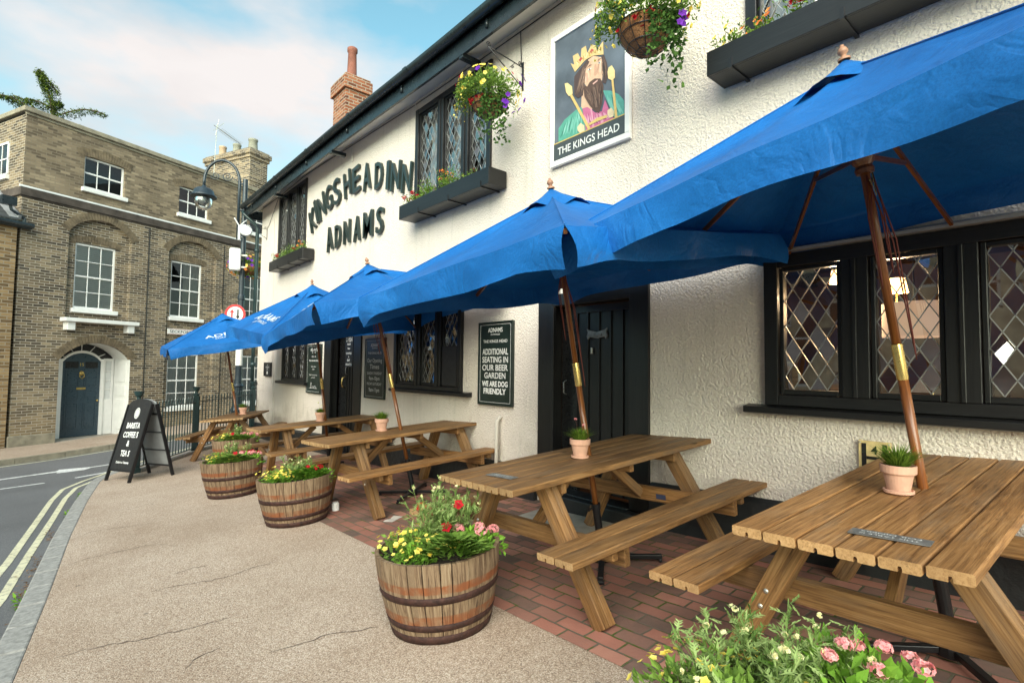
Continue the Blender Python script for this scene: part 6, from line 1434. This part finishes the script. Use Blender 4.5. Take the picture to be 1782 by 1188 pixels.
# porch
mb = MB(); D = .78
wall_ = MB()
fn2 = dfn
xsA = [lerp(-.24, 1.46, i/16) for i in range(17)]
for a, b in zip(xsA, xsA[1:]): mb.add([(a, .1, fn2(a)), (b, .1, fn2(b)), (b, D, fn2(b)-.0), (a, D, fn2(a))], [(0, 1, 2, 3)])
mb.box(-.25, -.235, .0, D, -.66, 1.49); mb.box(1.455, 1.47, .0, D, -.66, 1.49)
for z0_, z1_ in ((-.5, .35), (.45, .75), (.85, 1.4)): mb.box(1.44, 1.455, .15, D-.12, z0_, z1_)
mb.build('porch_lining', MT['white'], hse, bev=.006)
mb = MB(); mb.box(-.24, 1.46, -.02, D, -.9, -.655); mb.build('porch_step', MT['concrete'], hse)
# back wall of porch: door leaf true .2..1.1, sidelight, fanlight
DX0, DX1 = .16, 1.08; a2, ap = arc(DX0, DX1, 1.42, 1.66)
mb = MB(); xsD = [lerp(DX0, DX1, i/12) for i in range(13)]
pts = [(DX0, -.645), (DX1, -.645)]+[(x, a2(x)) for x in reversed(xsD)]; mb.poly(pts, D-.06, .05)
door = mb.build('front_door', MT['doorblue'], hse)
mb = MB(); cxm = (DX0+DX1)/2
def rim(x0, x1, z0, z1, y, w=.022):
    mb.box(x0, x1, y, y+.012, z0, z0+w); mb.box(x0, x1, y, y+.012, z1-w, z1); mb.box(x0, x0+w, y, y+.012, z0+w, z1-w); mb.box(x1-w, x1, y, y+.012, z0+w, z1-w); 
for xa, xb in ((DX0+.08, cxm-.06), (cxm+.06, DX1-.08)):
    for z0_, z1_ in ((-.42, .28), (.38, .62), (.72, 1.18)): rim(xa, xb, z0_, z1_, D-.0725); mb.box(xa+.05, xb-.05, D-.069, D-.0605, z0_+.05, z1_-.05)
mb.build('door_panels', MT['doorblue'], door, bev=.004)
for xa, xb in ((DX0+.07, cxm-.08), (cxm+.08, DX1-.07)): mb = MB(); mb.box(xa, xb, D-.064, D-.0605, 1.24, 1.42); mb.build('door_light', MT['black'], door)
mb = MB(); mb.text('15', cxm, 1.30, .085, y=D-.064, extr=.003, bold=.01); mb.build('number', MT['brass'], door)
mb = MB(); mb.lathe([(0, .04), (.035, .035), (.06, .012), (.065, 0)], (0, 0, 0), 14, Matrix.Translation((cxm, D-.06, 1.1)) @ Matrix.Rotation(R(90), 4, 'X')); mb.tube([(cxm-.05, D-.085, 1.08), (cxm-.055, D-.09, 1.0), (cxm, D-.09, .945), (cxm+.055, D-.09, 1.0), (cxm+.05, D-.085, 1.08)], .011, 7); mb.build('knocker', MT['brass'], door)
mb = MB(); mb.box(cxm-.11, cxm+.11, D-.07, D-.0605, .645, .705); mb.box(cxm-.08, cxm+.08, D-.073, D-.0702, .66, .69); mb.build('letter_plate', MT['brass'], door, bev=.003)
mb = MB(); mb.lathe([(0, .05), (.025, .045), (.03, .03), (.014, .015), (.014, 0)], (0, 0, 0), 12, Matrix.Translation((DX1-.07, D-.06, .33)) @ Matrix.Rotation(R(90), 4, 'X')); mb.build('knob', MT['brass'], door)
mb = MB(); mb.box(DX0-.09, DX0, D-.09, D, -.65, 1.42); mb.box(DX1, DX1+.09, D-.09, D, -.65, 1.42)
for x0_, x1_ in zip(xsD, xsD[1:]): mb.poly([(x0_, a2(x0_)), (x1_, a2(x1_)), (x1_, a2(x1_)+.07), (x0_, a2(x0_)+.07)], D-.09, .08)
mb.box(DX0-.09, DX0, D-.09, D, 1.42, 1.5); mb.box(DX1, DX1+.09, D-.09, D, 1.42, 1.5)
mb.box(-.235, DX0-.095, D-.04, D, -.65, 1.5); mb.box(DX1+.095, 1.44, D-.04, D, -.65, .35); mb.box(DX1+.095, DX1+.14, D-.04, D, .35, 1.45); mb.box(1.38, 1.44, D-.04, D, .35, 1.45); mb.box(DX1+.095, 1.44, D-.04, D, 1.45, 1.52)
for z in (.62, .88, 1.14): mb.box(DX1+.14, 1.38, D-.03, D-.01, z, z+.02)
mb.build('door_surround', MT['white'], hse, bev=.004)
mb = MB(); mb.box(DX1+.14, 1.38, D-.005, D+.005, .35, 1.45); mb.build('sidelight_pane', MT['net'], hse)
mb = MB(); mb.add([(-.24, D+.02, -.66), (1.46, D+.02, -.66), (1.46, D+.02, 2), (-.24, D+.02, 2)], [(0, 1, 2, 3)]); mb.build('fanlight', MT['black'], hse)
mb = MB()
for a in (-.9, -.45, 0, .45, .9): mb.bar((cxm+.3*math.sin(a), D-.005, 1.2+.45*math.cos(a)), (cxm+.75*math.sin(a), D-.005, 1.2+.72*math.cos(a)), .018, .01, (0, 1, 0))
mb.build('fanlight_bars', MT['white'], hse)
# side windows (left flank)
SM = HM @ Matrix.Translation((-1.18, 0, 0)) @ Matrix.Rotation(R(-90), 4, 'Z')
mb = MB(); T_ = Matrix.Translation((-1.18, 0, 0)) @ Matrix.Rotation(R(-90), 4, 'Z'); mb.T = T_
for z0_, z1_ in ((6.1, 6.97),):
    mb.box(-1.75, -.75, -.03, .02, z0_, z0_+.06); mb.box(-1.75, -.75, -.03, .02, z1_-.05, z1_); mb.box(-1.75, -1.7, -.03, .02, z0_, z1_); mb.box(-.8, -.75, -.03, .02, z0_, z1_); mb.box(-1.4, -1.38, -.025, .02, z0_, z1_); mb.box(-1.1, -1.08, -.025, .02, z0_, z1_); mb.box(-1.75, -.75, -.028, .02, 6.52, 6.55); mb.box(-1.8, -.7, -.08, .0, z0_-.1, z0_)
fw_ = mb.build('side_window', MT['white'], hse)
mb = MB(); mb.T = T_; mb.box(-1.74, -.76, -.012, -.004, 6.1, 6.97); mb.build('pane', MT['black'], fw_)
# townhouse chimney
mb = MB(); c0_, c1_ = 5.2, 5.95; mb.box(c0_, c1_, .12, 2.5, 7.4, 8.85); mb.box(c0_-.05, c1_+.05, .07, 2.55, 8.85, 8.97); mb.box(c0_-.10, c1_+.10, .02, 2.6, 8.97, 9.14); mb.box(c0_-.04, c1_+.04, .08, 2.54, 9.14, 9.2); mb.box(c0_-.03, c1_+.03, .09, 2.53, 8.0, 8.06)
chm = mb.build('chimney', MT['ybrick'], hse, bev=.01)
for x, y, r_, h_, mt in ((5.55, 2.1, .14, .5, 'buffclay'), (5.55, 1.3, .15, .45, 'greyclay'), (5.6, .5, .17, .52, 'greyclay')):
    mb = MB(); mb.lathe([(r_*1.15, 0), (r_*1.15, .05), (r_*1.0, .08), (r_*.85, h_-.08), (r_*.98, h_-.06), (r_*.98, h_), (r_*.8, h_), (r_*.75, h_-.1)], (x, y, 9.18), 18); mb.build('chimney_pot', MT[mt], chm, smooth=True)
t = thing('television_aerial', 'thin rooftop television aerial on a mast beside the brick chimney pots', 'aerial', mat=HM)
mb = MB(); mb.tube([(4.85, 1.6, 7.4), (4.93, 1.6, 10.2)], .014, 6); mb.build('mast', MT['bolt'], t)
mb = MB(); A_, B_ = Vector((4.8, 1.6, 10.12)), Vector((5.9, 1.6, 9.85)); mb.tube([A_, B_], .012, 6)
for k in range(16): c_ = A_.lerp(B_, .25+k*.05); mb.tube([c_+Vector((.0, -.13, .02)), c_+Vector((0, .13, -.02))], .007, 4)
mb.tube([A_+Vector((.2, 0, .3)), A_+Vector((.08, 0, -.35))], .01, 5); mb.tube([A_+Vector((.4, 0, .25)), A_+Vector((.0, 0, -.2))], .01, 5); mb.build('antenna_rods', MT['bolt'], t)
# street name plate
t = thing('street_nameplate', 'white street nameplate with black capitals on the brick wall left of the parasols', 'sign', mat=HM @ Matrix.Translation((2.47, -.012, 2.30)))
mb = MB(); mb.box(0, 1.35, -.01, .01, 0, .17); mb.build('plate', MT['white'], t, bev=.006)
mb = MB(); mb.text('SECKFORD STREET', .675, .045, .085, w=1.22, y=-.0125, bold=.01); mb.build('writing', MT['black'], t)
mb = MB()
for q in ((.015, 1.335, .012, .018), (.015, 1.335, .152, .158)): mb.box(q[0], q[1], -.0125, -.0105, q[2], q[3])
mb.build('border_line', MT['signred'], t)
# thin rain goods
mb = MB(); mb.tube([(1.82, -.02, 5.4), (1.84, -.02, -.5)], .012, 6); mb.tube([(4.25, -.02, 5.4), (4.25, -.02, -.5)], .012, 6); mb.build('wall_cable', MT['black'], hse)
# far pavement in front of the townhouse
mb = MB(); nx = 24; vs = []
for i in range(nx+1):
    s = lerp(-9, 12, i/nx)
    for d_ in (.0, -1.0, -2.3, -2.32):
        p = HM @ Vector((s, d_, 0)); vs.append((p.x, p.y, gz(p.x, p.y)+(.0 if d_ > -2.31 else -.13)))
for k in range(nx): 
    for j in range(3): a = k*4+j; mb.add([vs[a], vs[a+4], vs[a+5], vs[a+1]], [(0, 1, 2, 3)])
struct(mb.build('far_pavement', MT['gravel']))
mb = MB()
for k in range(nx):
    s0, s1 = lerp(-9, 12, k/nx), lerp(-9, 12, (k+1)/nx)-.01; q = []
    for s, d_ in ((s0, -2.3), (s1, -2.3), (s1, -2.44), (s0, -2.44)): p = HM @ Vector((s, d_, 0)); q.append(p)
    top = [(p.x, p.y, gz(p.x, p.y)+.006) for p in q]; bot = [(p.x, p.y, gz(p.x, p.y)-.14) for p in q]; mb.add(bot+top, [(4, 5, 6, 7), (0, 4, 7, 3), (1, 2, 6, 5), (2, 3, 7, 6), (0, 1, 5, 4)])
struct(mb.build('far_kerb', MT['stone']))
for d_ in (2.62, ):
    q = [HM @ Vector((s, -d_, 0)) for s in (-9, -4, 0, 4, 8, 12)]; strip('far_yellow_road_line', [(p.x, p.y) for p in q], .07, MT['yel'])
# lower tan brick house attached on the left
tan = thing('tan_brick_house', 'lower tan brick house with lead flashing and black gutter at the left edge', 'building', mat=HM)
mb = MB(); mb.box(-9, -1.26, -.06, 8, -1.4, 4.75); mb.build('wall', MT['tanbrick'], tan)
mb = MB(); mb.tube([(-9, -.2, 4.78), (-1.0, -.2, 4.74)], .06, 10); mb.box(-9, -1.02, -.19, -.06, 4.66, 4.75); mb.build('gutter', MT['gutter'], tan)
mb = MB()
for i in range(14):
    y0 = -.2+i*.2; z0_ = 4.82+i*.135; mb.add([(-9, y0, z0_), (-1.3, y0, z0_), (-1.3, y0, z0_+.03), (-9, y0, z0_+.03), (-9, y0+.22, z0_+.17), (-1.3, y0+.22, z0_+.17)], [(0, 1, 2, 3), (3, 2, 5, 4)])
mb.build('roof', MT['rooftile'], tan)
mb = MB(); mb.bar((-1.38, -.15, 4.88), (-1.38, 2.0, 6.3), .14, .02, (0, 0, 1)); mb.bar((-1.26, -.15, 4.9), (-1.26, 2.0, 6.35), .06, .1, (0, 0, 1)); mb.build('lead_flashing', MT['lead'], tan)
mb = MB(); mb.box(-1.62, -1.34, -.2, -.07, 5.15, 5.36); mb.tube([(-1.46, -.14, 5.2), (-1.42, -.14, 5.05), (-1.24, -.13, 4.95), (-1.16, -.13, 4.9), (-1.16, -.13, 4.7)], .035, 8); mb.build('hopper_pipe', MT['gutter'], tan)
for x_ in (-8.2, -5.9, -3.6):
    for z_ in (.4, 2.9):
        mb = MB(); y_ = -.09; mb.box(x_, x_+.06, y_, -.061, z_, z_+1.5); mb.box(x_+.94, x_+1, y_, -.061, z_, z_+1.5); mb.box(x_+.06, x_+.94, y_, -.061, z_+1.44, z_+1.5); mb.box(x_+.06, x_+.94, y_, -.061, z_, z_+.06); mb.box(x_+.06, x_+.94, y_, -.061, z_+.72, z_+.77); mb.box(x_+.49, x_+.51, y_+.002, -.061, z_+.06, z_+.72); mb.box(x_+.49, x_+.51, y_+.002, -.061, z_+.77, z_+1.44); mb.box(x_-.05, x_+1.05, y_-.06, -.061, z_-.08, z_)
        wn = mb.build('sash_window', MT['white'], tan); mb = MB(); mb.box(x_+.06, x_+.94, -.068, -.0605, z_+.06, z_+1.44); mb.build('pane', MT['black'], wn)
# cedar behind
rnd.seed(31); cedar = thing('cedar_tree', 'dark cedar tree with drooping branches rising behind the brick parapet', 'tree', (-.35, 26.0, gz(-.35, 26)))
z0c = gz(-.35, 26); cedar.location.z = z0c+.2; mb = MB(); mb.tube([(0, 0, -1), (.05, 0, 6), (0.1, 0, 10.2), (-.15, 0, 11.8), (-.35, 0, 12.4)], [.35, .25, .12, .05, .02], 8)
mb2 = MB()
limbs = [((.1, 0, 11.35), (1.45, -.2, 11.75), .45, .3), ((.05, 0, 11.4), (-.85, 0, 11.7), .3, .15), ((0, 0, 12.2), (-.55, 0, 13.0), .2, .0), ((.1, 0, 10.8), (.8, .1, 11.1), .3, .2), ((0, 0, 10.6), (-1.2, .2, 11.8), .6, .35), ((0, 0, 10.6), (-1.9, -.3, 11.5), .6, .4), ((-.3, 0, 10.9), (-1.5, -.3, 11.5), .5, .3), ((-.1, 0, 11.7), (.15, .3, 11.9), .2, .1), ((0, 0, 9.5), (1.4, -.3, 10.0), .5, .3), ((0, 0, 9.5), (-1.6, -.5, 10.3), .5, .3), ((0, 0, 8), (2, .5, 8.3), .5, .3), ((0, 0, 8), (-2, .5, 8.3), .5, .3)]
limbs += [((-.1, 0, 11.7), (-.5, .0, 12.7), .15, .1), ((-.3, 0, 12.3), (-.6, 0, 12.75), .1, .1)]
for a, b, dr, up_ in limbs:
    a, b = Vector(a), Vector(b); pts = []
    for k in range(15):
        s = k/14; p = a.lerp(b, s)+Vector((0, 0, up_*math.sin(PI*s*.7)-dr*.6*s*s)); pts.append(p)
        for j in range(34):
            q = p+Vector((rnd.uniform(-.1, .1), rnd.uniform(-.18, .18), rnd.uniform(-.20, .06)))*(.6+.7*math.sin(PI*min(1, s+.2)))
            leafquad(mb2, q, rdir(-.5), rdir(.2), .10, .03, min(1, max(0, rnd.random()*.7+(q.z-p.z)*2.5)))
    mb.tube(pts, .03, 5)
for k in range(26):
    s = k/25; c_ = Vector((.05-.35*s*s, 0, 9.6+2.9*s))
    for j in range(30): q = c_+Vector((rnd.gauss(0, .12), rnd.gauss(0, .12), rnd.uniform(-.1, .1))); leafquad(mb2, q, rdir(-.3), rdir(.3), .1, .035, rnd.random())
mb.build('trunk', MT['bark'], cedar, smooth=True); mb2.build('crown', MT['leafE'], cedar)
rnd.seed(35)
# houses across the road, seen only in the window reflections
opp = thing('terraced_house', 'buff brick terraced houses across the road, reflected in the leaded panes', 'building', mat=TR(-13, 0, 0, R(90)))
mb = MB(); hs = [(x, x+1.0, z, z+1.5) for x in (-11, -8, -5, -2, 1, 4, 7, 10) for z in (.6, 3.4)]
wallcols(mb, -13, 13, -1.2, 6, hs, 0, .15); mb.add([(-13, 0, -1), (-13, 7, -1), (-13, 7, 6), (-13, 0, 6)], [(0, 1, 2, 3)]); mb.add([(13, 0, -1), (13, 7, -1), (13, 7, 6), (13, 0, 6)], [(0, 1, 2, 3)]); mb.build('wall', flat('cream_brick', (.62, .50, .34), .9, var=.35, vs=2.5), opp)
for q in hs:
    mb = MB(); mb.box(q[0], q[1], .1, .14, q[2], q[2]+.08); mb.box(q[0], q[1], .1, .14, q[3]-.08, q[3]); mb.box(q[0], q[0]+.08, .1, .14, q[2], q[3]); mb.box(q[1]-.08, q[1], .1, .14, q[2], q[3]); mb.box(q[0], q[1], .1, .14, (q[2]+q[3])/2-.03, (q[2]+q[3])/2+.03); w_ = mb.build('window', MT['white'], opp)
    mb = MB(); mb.box(q[0], q[1], .145, .15, q[2], q[3]); mb.build('pane', MT['black'], w_)
mb = MB(); mb.add([(-13.2, -.4, 5.9), (13.2, -.4, 5.9), (13.2, 3.5, 8.3), (-13.2, 3.5, 8.3)], [(0, 1, 2, 3)]); mb.add([(-13.2, 3.5, 8.3), (13.2, 3.5, 8.3), (13.2, 7.4, 5.9), (-13.2, 7.4, 5.9)], [(0, 1, 2, 3)]); mb.build('roof', MT['rooftile'], opp)

# ---- kerbside weeds and litter
rnd.seed(55)
for i, (y, k, lab) in enumerate(((9.7, 0, 'green weed in the gutter just short of the pavement board'), (8.4, 0, 'small green weed in the gutter left of the third barrel'), (3.95, 0, 'tiny weed at the bottom left on the kerb'), (5.2, 0, 'small weed where two kerb stones meet'))):
    x = interp(KX, y)-.16; m = MB()
    bush(m, (0, 0, .02), (.05, .12, .04), 46, .045, .4, .6)
    tag(m.build('weed', MT['leafC'], loc=(x, y, gz(x, y)-.10)), lab, 'weed', 'weeds in the road gutter')
for i, (y, lab) in enumerate(((7.3, 'drift of dry brown leaves in the gutter level with the third barrel'), (6.3, 'second drift of dry leaves in the gutter'), (5.5, 'small scatter of dry leaves in the gutter beside the second barrel'), (4.3, 'nearest drift of dry leaves against the kerb'))):
    x = interp(KX, y)-.19; m = MB()
    for j in range(60): leafquad(m, Vector((rnd.gauss(0, .03), rnd.gauss(0, .2), rnd.uniform(.002, .02))), Vector((rnd.uniform(-1, 1), rnd.uniform(-1, 1), rnd.uniform(-.1, .3))), Vector((0, 0, 1)), .035, .015)
    struct(m.build('leaf_litter', MT['dry'], loc=(x, y, gz(x, y)-.106)), 'stuff')
S.cycles.max_bounces = 8; S.cycles.transparent_max_bounces = 12
